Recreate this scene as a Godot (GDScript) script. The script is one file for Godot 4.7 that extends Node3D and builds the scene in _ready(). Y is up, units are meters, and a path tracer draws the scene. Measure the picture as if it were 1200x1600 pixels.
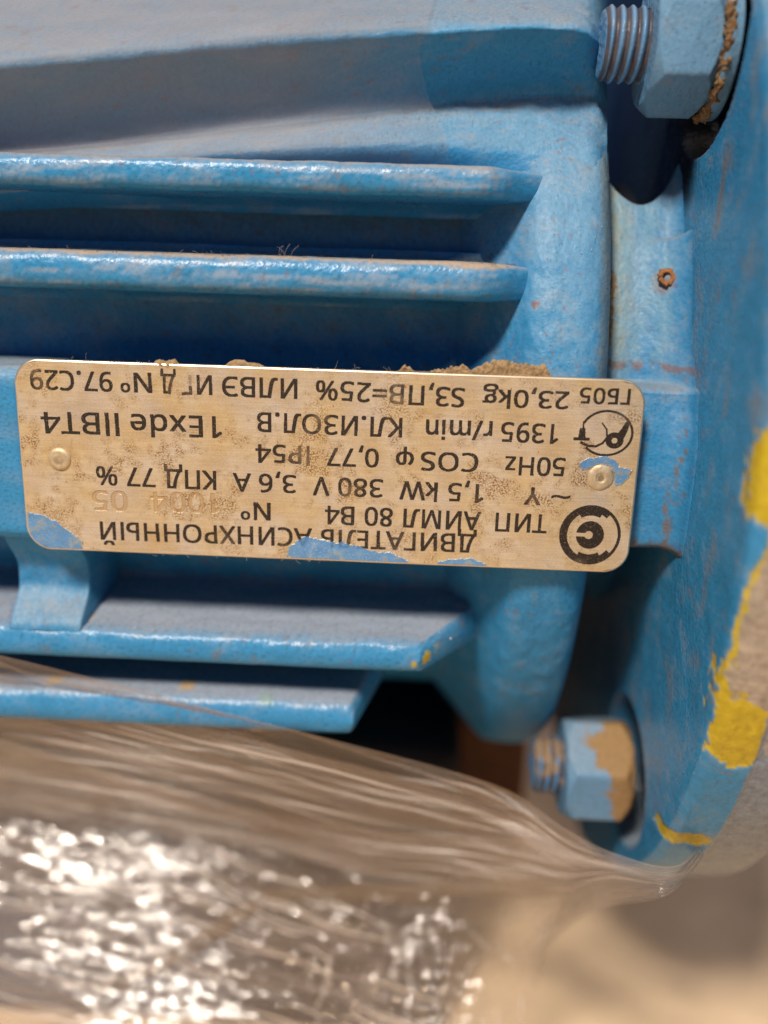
extends Node3D
# All builders work in millimetres in the motor's own frame (x along the shaft, y up, z towards the viewer; the
# name plate lies in z = 0 and the shaft axis runs through y = 0, z = AXIS_Z). MM turns that into metres.
const MM := 0.001
const AXIS_Z := -77.0
const BLUE := Vector3(0.032, 0.222, 0.460)
const DUST := Vector3(0.40, 0.30, 0.19)
const TAN := Vector3(0.42, 0.28, 0.13)
const RUST := Vector3(0.20, 0.075, 0.025)
const YELLOW := Vector3(0.46, 0.34, 0.02)
const STEEL := Vector3(0.36, 0.30, 0.24)

var soft := FastNoiseLite.new()
var rough := FastNoiseLite.new()
var cellular := FastNoiseLite.new()
var rng := RandomNumberGenerator.new()
var mats := {}
var spots := []
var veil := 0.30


func _ready() -> void:
	rng.seed = 41
	setup_camera_and_light()
	setup_noise()
	setup_materials()
	build_ground()
	build_motor()
	build_supports()
	build_film()
	build_grit()


func setup_camera_and_light() -> void:
	var cam := Camera3D.new()
	cam.name = "camera"
	var lens := CameraAttributesPhysical.new()
	lens.frustum_focal_length = 21.65
	lens.exposure_aperture = 3.9
	lens.frustum_focus_distance = 0.1345
	lens.frustum_near = 0.01
	lens.frustum_far = 20.0
	cam.attributes = lens
	cam.near = 0.01
	cam.far = 20.0
	cam.fov = 57.99
	cam.position = Vector3(13.03, 31.74, 131.19) * MM
	cam.rotation_degrees = Vector3(-16.186, 1.867, 1.754)
	cam.current = true
	add_child(cam)
	var env := Environment.new()
	env.background_mode = Environment.BG_COLOR
	env.background_color = Color(0.21, 0.33, 0.53)
	env.background_energy_multiplier = 0.62
	env.tonemap_mode = Environment.TONE_MAPPER_LINEAR
	env.tonemap_exposure = 1.0
	env.sdfgi_enabled = true
	env.ssao_enabled = true
	env.ssil_enabled = true
	var we := WorldEnvironment.new()
	we.name = "world_environment"
	we.environment = env
	add_child(we)
	# the hall's lamp: high, in front and a little to the left
	key_fill_lamp(Vector3(-0.62, 1.76, 1.36), 0.34, 8.2, Color(1.0, 0.95, 0.89))
	# an added, unseen fill lamp to the right that lifts the floor shadow
	key_fill_lamp(Vector3(1.5, 1.9, 1.3), 0.34, 2.6, Color(1.0, 0.90, 0.78))


func key_fill_lamp(at: Vector3, side: float, energy: float, tone: Color) -> void:
	var lamp := AreaLight3D.new()
	lamp.name = "key_fill_light"
	lamp.area_size = Vector2(side, side)
	lamp.light_energy = energy
	lamp.light_color = tone
	lamp.area_range = 8.0
	lamp.area_attenuation = 2.0
	lamp.shadow_enabled = true
	add_child(lamp)
	lamp.look_at_from_position(at, Vector3(0, 0, -0.02), Vector3.UP)


# ------------------------------------------------------------------ helpers

func setup_noise() -> void:
	for n in [soft, rough, cellular]:
		n.noise_type = FastNoiseLite.TYPE_SIMPLEX_SMOOTH
		n.frequency = 1.0
		n.fractal_type = FastNoiseLite.FRACTAL_NONE
		n.seed = 7
	rough.fractal_type = FastNoiseLite.FRACTAL_FBM
	rough.fractal_octaves = 4
	rough.fractal_gain = 0.55
	rough.seed = 19
	cellular.noise_type = FastNoiseLite.TYPE_CELLULAR
	cellular.seed = 5


func noise_tex(freq: float, octaves: int, seed_: int, normal := false, strength := 4.0, lo := 0.0, hi := 1.0) -> NoiseTexture2D:
	var t := NoiseTexture2D.new()
	t.width = 512
	t.height = 512
	t.seamless = true
	var n := FastNoiseLite.new()
	n.noise_type = FastNoiseLite.TYPE_SIMPLEX_SMOOTH
	n.frequency = freq
	n.fractal_octaves = octaves
	n.seed = seed_
	t.noise = n
	if normal:
		t.as_normal_map = true
		t.bump_strength = strength
	else:
		var g := Gradient.new()
		g.set_color(0, Color(lo, lo, lo))
		g.set_color(1, Color(hi, hi, hi))
		t.color_ramp = g
	return t


func plain(called: String, c: Vector3, roughness: float, metallic := 0.0) -> StandardMaterial3D:
	var m := StandardMaterial3D.new()
	m.resource_name = called
	m.albedo_color = Color(c.x, c.y, c.z).linear_to_srgb()
	m.roughness = roughness
	m.metallic = metallic
	return m


func setup_materials() -> void:
	var peel := noise_tex(0.022, 4, 3, true, 5.0)
	var gloss := noise_tex(0.014, 4, 8, false, 0.0, 0.55, 1.0)
	var mottle := noise_tex(0.02, 5, 31)
	mottle.color_ramp.set_color(0, Color(0.74, 0.64, 0.54))
	mottle.color_ramp.set_color(1, Color(1.0, 1.0, 1.0))
	mottle.color_ramp.add_point(0.20, Color(0.92, 0.91, 0.90))
	mottle.color_ramp.add_point(0.42, Color(0.97, 0.97, 0.97))
	mottle.color_ramp.add_point(0.80, Color(1.0, 1.0, 1.0))
	var p := plain("blue_paint", Vector3.ONE, 0.40)
	p.albedo_texture = mottle
	p.vertex_color_use_as_albedo = true
	p.uv1_triplanar = true
	p.uv1_scale = Vector3.ONE * 95.0
	p.normal_enabled = true
	p.normal_texture = peel
	p.normal_scale = 0.65
	p.roughness_texture = gloss
	p.metallic_specular = 0.38
	mats.paint = p
	var d: StandardMaterial3D = p.duplicate()
	d.resource_name = "rough_blue_paint"
	d.roughness = 0.66
	d.normal_scale = 0.75
	d.uv1_scale = Vector3.ONE * 125.0
	mats.cast = d
	var b := plain("dirty_steel", Vector3.ONE, 0.55, 0.55)
	b.vertex_color_use_as_albedo = true
	b.uv1_triplanar = true
	b.uv1_scale = Vector3.ONE * 90.0
	b.normal_enabled = true
	b.normal_texture = peel
	b.normal_scale = 0.4
	mats.steel = b
	var c := plain("dry_dirt", Vector3.ONE, 0.95)
	c.vertex_color_use_as_albedo = true
	c.uv1_triplanar = true
	c.uv1_scale = Vector3.ONE * 200.0
	c.normal_enabled = true
	c.normal_texture = peel
	c.normal_scale = 1.2
	mats.dirt = c
	var f := plain("floor", Vector3(0.80, 0.60, 0.39), 0.85)
	f.uv1_triplanar = true
	f.uv1_scale = Vector3.ONE * 4.0
	f.albedo_texture = noise_tex(0.01, 5, 12, false, 0.0, 0.82, 1.0)
	mats.floor = f
	var w := plain("brown_timber", Vector3(0.20, 0.075, 0.028), 0.8)
	w.uv1_triplanar = true
	w.uv1_scale = Vector3(12, 60, 12)
	w.albedo_texture = noise_tex(0.02, 4, 15, false, 0.0, 0.6, 1.0)
	mats.timber = w
	mats.rubber = plain("black_rubber", Vector3(0.012, 0.012, 0.014), 0.7)
	# stretch film: a clear glossy sheet, and the dusty, scuffed streaks that make it milky
	var g := plain("clear_film", Vector3(0.58, 0.42, 0.28), 0.10)
	g.albedo_color.a = 0.05
	g.transparency = BaseMaterial3D.TRANSPARENCY_ALPHA
	g.cull_mode = BaseMaterial3D.CULL_DISABLED
	g.metallic_specular = 0.6
	mats.film = g
	var s := plain("milky_film", Vector3.ONE, 0.6)
	s.vertex_color_use_as_albedo = true
	s.transparency = BaseMaterial3D.TRANSPARENCY_ALPHA
	s.cull_mode = BaseMaterial3D.CULL_DISABLED
	s.metallic_specular = 0.25
	mats.milky = s
	var q: StandardMaterial3D = s.duplicate()
	q.resource_name = "matte_film"
	q.roughness = 0.62
	q.metallic_specular = 0.3
	mats.matte_film = q
	var cr: StandardMaterial3D = s.duplicate()
	cr.resource_name = "film_crease"
	cr.roughness = 0.30
	cr.metallic_specular = 0.8
	mats.crease = cr


func tag(o: Node, label: String, category := "", group := "", kind := "") -> Node:
	if label:
		o.set_meta("label", label)
	if category:
		o.set_meta("category", category)
	if group:
		o.set_meta("group", group)
	if kind:
		o.set_meta("kind", kind)
	return o


func put(called: String, mesh: Mesh, material: Material, parent: Node) -> MeshInstance3D:
	var o := MeshInstance3D.new()
	o.name = called
	o.mesh = mesh
	if material:
		o.material_override = material
	parent.add_child(o, true)
	return o


func thing(called: String, label: String, category: String) -> Node3D:
	var o := Node3D.new()
	o.name = called
	add_child(o, true)
	tag(o, label, category)
	return o


# A surface f(u, v) in mm on a grid; normals point away from `inside`; tint(p, n, u, v) gives the linear colour.
func grid(nu: int, nv: int, f: Callable, inside: Vector3, tint: Callable, wrap_v := false, into: ArrayMesh = null) -> ArrayMesh:
	var P := PackedVector3Array()
	var N := PackedVector3Array()
	var C := PackedColorArray()
	var T := PackedVector2Array()
	var row := nv + 1
	P.resize((nu + 1) * row)
	N.resize(P.size())
	C.resize(P.size())
	T.resize(P.size())
	for i in nu + 1:
		for j in row:
			P[i * row + j] = f.call(float(i) / nu, float(j) / nv)
	var side := 0.0
	for i in nu + 1:
		var i0: int = maxi(i - 1, 0) * row
		var i1: int = mini(i + 1, nu) * row
		for j in row:
			var j0 := j - 1
			var j1 := j + 1
			if wrap_v:
				j0 = nv - 1 if j == 0 else j0
				j1 = 1 if j == nv else j1
			else:
				j0 = maxi(j0, 0)
				j1 = mini(j1, nv)
			var n := (P[i1 + j] - P[i0 + j]).cross(P[i * row + j1] - P[i * row + j0])
			N[i * row + j] = n.normalized() if n.length_squared() > 1e-14 else Vector3.ZERO
			side += n.dot(P[i * row + j] - inside)
	var sgn := 1.0 if side >= 0.0 else -1.0
	for i in nu + 1:
		for j in row:
			var k := i * row + j
			var n := N[k] * sgn
			if n == Vector3.ZERO:
				n = (P[k] - inside).normalized()
			N[k] = n
			C[k] = tint.call(P[k], n, float(i) / nu, float(j) / nv)
			T[k] = Vector2(float(i) / nu, float(j) / nv)
	var I := PackedInt32Array()
	for i in nu:
		for j in nv:
			var a := i * row + j
			var b := a + row
			if sgn > 0:
				I.append_array([a, a + 1, b, b, a + 1, b + 1])
			else:
				I.append_array([a, b, a + 1, b, b + 1, a + 1])
	for k in P.size():
		P[k] *= MM
	var arr := []
	arr.resize(Mesh.ARRAY_MAX)
	arr[Mesh.ARRAY_VERTEX] = P
	arr[Mesh.ARRAY_NORMAL] = N
	arr[Mesh.ARRAY_COLOR] = C
	arr[Mesh.ARRAY_TEX_UV] = T
	arr[Mesh.ARRAY_INDEX] = I
	var m := into if into else ArrayMesh.new()
	m.add_surface_from_arrays(Mesh.PRIMITIVE_TRIANGLES, arr)
	return m


# points evenly spaced along a polyline, its corners eased over `ease_` of its length
func spaced(pts: Array, n: int, ease_ := 0.0) -> PackedVector2Array:
	var lens := [0.0]
	for i in range(1, pts.size()):
		lens.append(lens[i - 1] + (pts[i] as Vector2).distance_to(pts[i - 1]))
	var out := PackedVector2Array()
	var total: float = lens[-1]
	for k in n + 1:
		var acc := Vector2.ZERO
		var taps := [-1.0, -0.6, -0.2, 0.2, 0.6, 1.0] if ease_ > 0.0 and k > 0 and k < n else [0.0]
		for t in taps:
			var s := clampf(total * k / n + t * ease_, 0.0, total)
			var i := 1
			while i < pts.size() - 1 and lens[i] < s:
				i += 1
			var w: float = (s - lens[i - 1]) / maxf(lens[i] - lens[i - 1], 1e-6)
			acc += (pts[i - 1] as Vector2).lerp(pts[i], clampf(w, 0.0, 1.0))
		out.append(acc / taps.size())
	return out


func at_curve(a: PackedVector2Array, u: float) -> Vector2:
	var s := clampf(u, 0.0, 1.0) * (a.size() - 1)
	var i := mini(int(s), a.size() - 2)
	return a[i].lerp(a[i + 1], s - i)


func cat(a: Array, u: float) -> Vector3:
	var n := a.size() - 1
	var s := clampf(u, 0.0, 1.0) * n
	var i := mini(int(s), n - 1)
	var t := s - i
	var p1: Vector3 = a[i]
	var p2: Vector3 = a[i + 1]
	var p0: Vector3 = a[i - 1] if i > 0 else p1 * 2.0 - p2
	var p3: Vector3 = a[i + 2] if i + 2 <= n else p2 * 2.0 - p1
	return 0.5 * (2.0 * p1 + (p2 - p0) * t + (2.0 * p0 - 5.0 * p1 + 4.0 * p2 - p3) * t * t + (3.0 * p1 - p0 - 3.0 * p2 + p3) * t * t * t)


# angle of the k-th line of a turned part: fine where the photograph looks, coarse behind
func turn(v: float, fine := 1.05) -> float:
	if v < 0.2:
		return lerpf(-PI, -fine, v / 0.2)
	if v > 0.8:
		return lerpf(fine, PI, (v - 0.8) / 0.2)
	return lerpf(-fine, fine, (v - 0.2) / 0.6)


func col(c: Vector3, a := 1.0) -> Color:
	return Color(c.x, c.y, c.z, a)


# ------------------------------------------------------------------ paint, dust, chips

func spot_at(p: Vector3, c: Vector3) -> Vector3:
	for s in spots:
		var d: float = p.distance_to(s[0])
		if d < s[1] * 1.8:
			var w: float = d + s[1] * 0.45 * rough.get_noise_3d(p.x * 1.3, p.y * 1.3, p.z * 1.3)
			c = c.lerp(s[2], smoothstep(s[1], s[1] * 0.75, w) * s[3])
	return c


func paint(p: Vector3, n: Vector3, _u: float, _v: float) -> Color:
	var a := rough.get_noise_3d(p.x * 0.10, p.y * 0.16, p.z * 0.16)
	var b := rough.get_noise_3d(p.x * 0.7 + 40.0, p.y * 0.9, p.z * 0.9)
	var c := BLUE * (1.0 + 0.16 * a + 0.10 * b)
	# dust settled on whatever faces up, plus the grey sheen of lit paint
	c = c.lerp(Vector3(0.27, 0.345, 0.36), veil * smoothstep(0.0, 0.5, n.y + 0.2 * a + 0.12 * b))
	var up := smoothstep(0.5, 1.0, n.y + 0.25 * b + 0.15 * a)
	c = c.lerp(DUST, 0.34 * up)
	# thin grime everywhere, in blotches
	c = c.lerp(DUST * 0.75, 0.16 * smoothstep(0.05, 0.5, a + 0.5 * b))
	# brown smears and thin runs of dirt
	var g := rough.get_noise_3d(p.x * 0.22 + 12.0, p.y * 0.17, p.z * 0.17 + 70.0)
	c = c.lerp(Vector3(0.17, 0.125, 0.085), 0.40 * smoothstep(0.36, 0.60, g))
	var f := soft.get_noise_3d(p.x * 2.6, p.y * 2.6, p.z * 2.6)
	if f > 0.78:
		c = c.lerp(RUST, smoothstep(0.78, 0.88, f) * 0.5)
	return col(spot_at(p, c))


func paint_fin(p: Vector3, n: Vector3, u: float, v: float) -> Color:
	var c := paint(p, n, u, v)
	var e := Vector3(c.r, c.g, c.b)
	var b := rough.get_noise_3d(p.x * 1.1, p.y * 2.0, p.z * 2.0 + 9.0)
	# caked dust along the upper edge
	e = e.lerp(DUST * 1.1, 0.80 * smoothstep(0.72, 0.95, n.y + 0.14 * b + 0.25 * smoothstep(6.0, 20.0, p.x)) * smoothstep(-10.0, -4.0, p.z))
	# greyish wear on the nose of the fin, its pale sheen painted in too
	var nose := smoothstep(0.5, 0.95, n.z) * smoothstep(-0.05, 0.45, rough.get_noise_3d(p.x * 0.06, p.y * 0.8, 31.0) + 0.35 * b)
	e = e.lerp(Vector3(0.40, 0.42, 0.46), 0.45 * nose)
	# brown grime under the nose
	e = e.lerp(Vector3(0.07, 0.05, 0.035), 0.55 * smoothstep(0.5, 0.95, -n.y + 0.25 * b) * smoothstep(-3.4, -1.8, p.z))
	return col(spot_at(p, e))


func paint_ledge(p: Vector3, n: Vector3, u: float, v: float) -> Color:
	var c := paint(p, n, u, v)
	var e := Vector3(c.r, c.g, c.b)
	var b := rough.get_noise_3d(p.x * 0.8, p.y * 2.0, p.z * 2.0 + 9.0)
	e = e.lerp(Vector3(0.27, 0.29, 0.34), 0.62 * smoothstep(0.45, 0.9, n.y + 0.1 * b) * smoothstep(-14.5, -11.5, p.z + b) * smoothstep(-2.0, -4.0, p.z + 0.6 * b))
	return col(spot_at(p, e))


# ------------------------------------------------------------------ setting

func build_ground() -> void:
	var m := BoxMesh.new()
	m.size = Vector3(6.0, 0.2, 6.0)
	var o := put("floor", m, mats.floor, self)
	o.position = Vector3(0, -0.142 - 0.1, -0.4)
	tag(o, "dusty beige concrete floor below the motor", "", "", "structure")


func rounded_box(lo: Vector3, hi: Vector3, r: float, tint: Callable, n := 14, wobble := 0.0) -> ArrayMesh:
	var c := (lo + hi) * 0.5
	var h := (hi - lo) * 0.5
	var inner := h - Vector3.ONE * r
	var m := ArrayMesh.new()
	for face in 6:
		var ax: int = face / 2
		var s := 1.0 if face % 2 == 0 else -1.0
		var f := func(u: float, v: float) -> Vector3:
			var p := Vector3.ZERO
			# lines crowd where the edge bends
			var e := func(t: float, k: int) -> float:
				var x := t * 2.0 - 1.0
				var flat: float = inner[k]
				if absf(x) < 0.6:
					return x / 0.6 * flat
				return signf(x) * (flat + (absf(x) - 0.6) / 0.4 * r)
			p[ax] = s * h[ax]
			p[(ax + 1) % 3] = e.call(u, (ax + 1) % 3)
			p[(ax + 2) % 3] = e.call(v, (ax + 2) % 3)
			var q := p.clamp(-inner, inner)
			var d := p - q
			p = q + d.normalized() * r
			if wobble > 0.0:
				p += d.normalized() * wobble * rough.get_noise_3d((p.x + c.x) * 0.35, (p.y + c.y) * 0.35, (p.z + c.z) * 0.35)
			return p + c
		grid(n, n, f, c, tint, false, m)
	return m


# ------------------------------------------------------------------ motor

func lathe(profile: PackedVector2Array, nphi: int, tint: Callable, bump: float, fine := 1.05, y0 := 0.0, z0 := AXIS_Z) -> ArrayMesh:
	var f := func(u: float, v: float) -> Vector3:
		var q := at_curve(profile, u)
		var a := turn(v, fine)
		var r := q.y
		if bump > 0.0:
			var s := sin(a) * r
			var c := cos(a) * r
			r += bump * (rough.get_noise_3d(q.x * 0.22, s * 0.22, c * 0.22) + 0.35 * soft.get_noise_3d(q.x * 0.9, s * 0.9, c * 0.9))
		return Vector3(q.x, y0 + sin(a) * r, z0 + cos(a) * r)
	var mid := Vector3((profile[0].x + profile[-1].x) * 0.5, y0, z0)
	return grid(profile.size() - 1, nphi, f, mid, tint, true)


func fin(y_top: float, y_bot: float, z_root: float, z_crest: float, x_crest: float, x_root: float, fade: float, lean: float, tint: Callable) -> ArrayMesh:
	# cross-section in (y, z): root, flare, top side, round nose, bottom side, flare, root
	var t := (y_top - y_bot) * 0.5
	var pts := [Vector2(y_top + 1.8 - lean, z_root), Vector2(y_top + 0.8 - lean, z_root + 0.8), Vector2(y_top + 0.35 - lean * 0.9, z_root + 3.0)]
	for k in 9:
		var a := PI * 0.5 - PI * k / 8.0
		pts.append(Vector2((y_top + y_bot) * 0.5 + t * sin(a) * (1.0 if absf(sin(a)) > 0.5 else 1.12), z_crest - t * 0.72 + t * 0.72 * pow(maxf(cos(a), 0.0), 0.8)))
	pts.append_array([Vector2(y_bot - 0.2 - lean * 0.5, z_root + 3.0), Vector2(y_bot - 0.7 - lean, z_root + 0.8), Vector2(y_bot - 1.8 - lean, z_root)])
	var prof := spaced(pts, 64, 0.5)
	var mid := (y_top + y_bot) * 0.5
	var f := func(u: float, v: float) -> Vector3:
		var q := at_curve(prof, v)
		var depth := clampf((q.y - z_root) / (z_crest - z_root), 0.0, 1.0)
		var x_end := lerpf(x_root, x_crest, depth)
		var uu := minf(u / 0.96, 1.0)
		var x := lerpf(-120.0, x_end, 1.0 - pow(1.0 - uu, 1.0)) if u < 0.5 else lerpf(lerpf(-120.0, x_end, 0.5 / 0.96), x_end, (uu - 0.5 / 0.96) / (1.0 - 0.5 / 0.96))
		var y := q.x
		var z := q.y
		# the end closes over its last few millimetres
		var e := clampf((u - 0.94) / 0.06, 0.0, 1.0)
		var k := sqrt(maxf(1.0 - e * e, 0.0))
		y = lerpf(mid - lean * (1.0 - depth), y, k)
		x += 1.6 * e
		if fade > 0.0:   # the nose sinks into the end shield
			var w := smoothstep(x_crest - fade, x_crest, x)
			z -= depth * w * 9.5
			y = lerpf(y, y_bot + 0.6, w * 0.2 * clampf((y - y_bot) / (y_top - y_bot), 0.0, 1.0))
		var b := 0.20 * rough.get_noise_3d(x * 0.09, y * 0.3, z * 0.3) + 0.035 * soft.get_noise_3d(x * 0.8, y * 1.2, z * 1.2)
		return Vector3(x, y + b, z + b)
	return grid(300, 64, f, Vector3(-30, mid, z_root - 1.0), tint)


var base_rows := []


func base_point(u: float, v: float) -> Vector3:
	var acc := Vector3.ZERO
	var n := base_rows.size() - 1
	for t in [-0.26, -0.13, 0.0, 0.13, 0.26]:
		var s: float = clampf(v * n + t, 0.0, n)
		var i := mini(int(s), n - 1)
		acc += cat(base_rows[i], u).lerp(cat(base_rows[i + 1], u), s - i)
	return acc / 5.0


func hex_nut(x0: float, x1: float, y: float, z: float, across: float, twist: float, tint: Callable) -> ArrayMesh:
	var r_in := across * 0.5
	var rings := [Vector2(x0, 4.8), Vector2(x0, 6.6), Vector2(x0 + 0.05, r_in * 0.96), Vector2(x0 + 0.5, r_in * 1.01), Vector2(x0 + 1.3, r_in * 1.10), Vector2(x0 + 2.0, r_in * 1.2), Vector2(x1 - 2.0, r_in * 1.2), Vector2(x1 - 1.3, r_in * 1.1), Vector2(x1 - 0.4, r_in * 1.0), Vector2(x1, r_in * 0.97)]
	var prof := spaced(rings, 60)
	var f := func(u: float, v: float) -> Vector3:
		var q := at_curve(prof, u)
		var a := v * TAU
		var k := fposmod(a, PI / 3.0) - PI / 6.0
		var hexr := r_in / cos(k)
		hexr = minf(hexr, r_in * 1.135)
		var r := minf(q.y, hexr)
		var p := Vector3(q.x, sin(a + twist) * r, cos(a + twist) * r)
		var b := 0.16 * rough.get_noise_3d(p.x * 0.4, (p.y + y) * 0.4, p.z * 0.4)
		return p * (1.0 + b * 0.03) + Vector3(0, y, z) + Vector3(-b * 0.3, 0, 0)
	return grid(60, 144, f, Vector3((x0 + x1) * 0.5, y, z), tint, true)


func stud(x0: float, x1: float, y: float, z: float, r: float, tint: Callable) -> ArrayMesh:
	var f := func(u: float, v: float) -> Vector3:
		var a := v * TAU
		var x := x0
		var rr := 0.0
		if u < 0.15:
			rr = r * 0.84 * u / 0.15
			x = x0 + 0.12 * soft.get_noise_2d(rr * cos(a), rr * sin(a))
		else:
			x = lerpf(x0, x1, (u - 0.15) / 0.85)
			var ph := fposmod((x - x0) / 1.5 - a / TAU, 1.0)
			rr = r - 0.58 * absf(ph * 2.0 - 1.0) * smoothstep(0.0, 0.6, x - x0)
			rr = minf(rr, r * 0.84 + (x - x0) * 0.9)
		return Vector3(x, y + sin(a) * rr, z + cos(a) * rr)
	return grid(90, 72, f, Vector3(x1, y, z), tint, true)


func build_motor() -> void:
	spots = [
		[Vector3(19.0, 39.3, -8.6), 1.1, YELLOW * 0.8, 1.0], [Vector3(18.6, 27.5, -3.0), 0.9, YELLOW * 0.9, 0.9],
		[Vector3(16.0, -30.6, -2.2), 1.1, YELLOW, 1.0], [Vector3(14.2, -31.2, -1.4), 0.8, YELLOW, 1.0], [Vector3(18.6, -29.4, -4.6), 0.7, YELLOW, 0.9], [Vector3(17.2, -29.6, -4.0), 0.5, YELLOW, 0.9],
		[Vector3(-39.0, -28.0, -5.0), 1.4, TAN, 0.8], [Vector3(-22.2, -29.0, -3.4), 1.1, TAN, 0.9], [Vector3(-23.0, -39.6, -6.0), 1.6, TAN, 0.7],
		[Vector3(-45.0, -39.4, -6.0), 1.7, TAN, 0.6], [Vector3(-9.5, -40.2, -4.0), 1.6, Vector3(0.20, 0.30, 0.30), 0.7],
		[Vector3(33.0, 48.0, -17.0), 0.8, RUST, 0.7], [Vector3(20.8, 60.0, -19.0), 0.7, RUST, 0.9],
		[Vector3(29.5, 24.0, -5.5), 0.7, RUST, 0.9], [Vector3(49.9, 27.2, -15.2), 2.4, RUST * 1.3, 0.55], [Vector3(37.2, 8.0, -1.6), 1.2, RUST, 0.6], [Vector3(12.0, 29.0, -3.4), 0.5, Vector3(0.7, 0.6, 0.5), 0.9],
	]
	var motor := thing("electric_motor", "dusty blue electric motor with a worn tan nameplate riveted upside down on its ribbed side", "motor")
	motor.position = Vector3.ZERO

	# barrel
	var prof := spaced([Vector2(-121, 20), Vector2(-120.5, 62), Vector2(-119, 64), Vector2(23, 64)], 190)
	put("housing_barrel", lathe(prof, 260, paint, 0.35), mats.paint, motor)

	# end shield: a cone that rises from the barrel to a flat ring
	var shield := spaced([Vector2(15.0, 60.0), Vector2(18.8, 64.0), Vector2(28.8, 75.2), Vector2(31.5, 76.0), Vector2(36.6, 76.0), Vector2(39.2, 75.2), Vector2(40.6, 73.2), Vector2(41.2, 68.0), Vector2(41.2, 38.0)], 190, 1.0)
	var shield_tint := func(p: Vector3, n: Vector3, u: float, v: float) -> Color:
		var c := paint(p, n, u, v)
		var e := Vector3(c.r, c.g, c.b)
		var b := rough.get_noise_3d(p.x * 0.5, p.y * 0.35, 3.0)
		# green-brown grime along the outer rim
		e = e.lerp(Vector3(0.16, 0.17, 0.13), 0.62 * smoothstep(38.0, 39.6, p.x + 0.5 * b) * smoothstep(-8.0, 8.0, p.y))
		e = e.lerp(DUST, 0.6 * smoothstep(40.3, 40.9, p.x + 0.4 * b))
		return col(e)
	put("end_shield", lathe(shield, 420, shield_tint, 0.20), mats.cast, motor)

	# neck between shield and flange
	var neck := spaced([Vector2(40.6, 40), Vector2(49.5, 40), Vector2(52.0, 41.2), Vector2(53.6, 46)], 40, 0.6)
	var neck_tint := func(p: Vector3, n: Vector3, u: float, v: float) -> Color:
		var c := paint(p, n, u, v)
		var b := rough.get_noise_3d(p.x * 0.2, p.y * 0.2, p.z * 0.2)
		# shade of the deep upper pocket, painted near black
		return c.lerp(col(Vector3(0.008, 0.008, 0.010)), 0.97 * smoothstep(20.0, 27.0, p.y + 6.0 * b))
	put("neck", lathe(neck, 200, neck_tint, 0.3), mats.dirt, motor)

	# the web that ties shield and flange, high beside the plate and recessed above it
	var web_tint := func(p: Vector3, n: Vector3, u: float, v: float) -> Color:
		var c := paint(p, n, u, v)
		var e := Vector3(c.r, c.g, c.b)
		var b := rough.get_noise_3d(p.x * 0.45, p.y * 0.22, 8.0)
		var seam := smoothstep(47.0, 42.0, p.x + 1.6 * b)
		e = e.lerp(Vector3(0.34, 0.33, 0.17), 0.52 * seam * smoothstep(11.0, 15.0, p.y))
		e = e.lerp(Vector3(0.16, 0.31, 0.40), 0.5 * smoothstep(-0.4, 0.4, b) * smoothstep(12.0, 16.0, p.y) * smoothstep(52.0, 49.5, p.x))
		e *= Vector3.ONE.lerp(Vector3(1.0, 0.95, 0.95), smoothstep(48.5, 52.5, p.x))
		e = e.lerp(RUST, 0.6 * smoothstep(0.9, 0.3, absf(p.y - 15.3 + 1.2 * b)) * smoothstep(0.0, 0.3, b + 0.25))
		e = e.lerp(Vector3(0.16, 0.11, 0.07), 0.8 * smoothstep(0.8, 0.1, absf(p.x - 51.6 + 0.16 * (p.y - 2.0) * -0.4 + 1.4 * b)) * smoothstep(0.0, 0.35, rough.get_noise_3d(p.x * 0.5, p.y * 0.5, 77.0) + 0.2) * smoothstep(10.0, 7.0, p.y))
		e = e.lerp(Vector3(0.10, 0.07, 0.05), 0.8 * smoothstep(-9.5, -12.0, p.y + 1.5 * b))
		e = e.lerp(Vector3(0.010, 0.010, 0.011), 0.96 * smoothstep(65.6, 63.5, Vector2(p.y, p.z - AXIS_Z).length() + 0.4 * b) * smoothstep(20.0, 30.0, p.y))  # pocket shade painted on the upper end wall
		return col(e)
	var web := func(u: float, v: float) -> Vector3:
		var a := deg_to_rad(lerpf(-14.5, 50.0, v))
		var d := rad_to_deg(a)
		# outer radius: raised plateau beside the plate, recess above, both ends rolling down to the neck
		var drop := 0.0
		var plateau := smoothstep(-13.5 + drop * 0.7, -9.0 + drop * 1.2, d) * (1.0 - smoothstep(9.5 - drop * 2.2, 14.0 - drop * 0.2, d))
		var recess := smoothstep(4.0 - drop * 2.0, 7.5 - drop * 1.6, d) * (1.0 - smoothstep(35.5 + 5.0 * pow((lerpf(40.4, 55.6, u) - 46.8) / 5.5, 2.0), 40.5 + 5.0 * pow((lerpf(40.4, 55.6, u) - 46.8) / 5.5, 2.0), d))
		var r := 40.0 + maxf(plateau * 33.4, recess * 26.6)
		var x := lerpf(40.4, 55.6, u)
		# concave fillet up to the flange
		# both levels sweep up into the flange
		var edge := lerpf(40.0, lerpf(74.6, 69.5, smoothstep(3.0, 17.0, d)), smoothstep(-13.5, -8.5, d) * (1.0 - smoothstep(29.0, 36.0, d)))
		r = lerpf(r, maxf(r, edge), pow(smoothstep(44.5, 53.2, x), 1.3))
		var fr := 3.0
		var fx := clampf(x - (53.0 - fr), 0.0, fr)
		r += (fr - sqrt(maxf(fr * fr - fx * fx, 0.0))) * clampf((r - 40.0) / 22.0, 0.0, 1.0)
		r += 0.15 * rough.get_noise_3d(x * 0.35, d * 0.35, 2.0) + 0.03 * soft.get_noise_3d(x * 1.1, d * 1.1, 4.0)
		return Vector3(x, sin(a) * r, AXIS_Z + cos(a) * r)
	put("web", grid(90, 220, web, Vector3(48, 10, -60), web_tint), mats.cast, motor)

	build_flange(motor)

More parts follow.
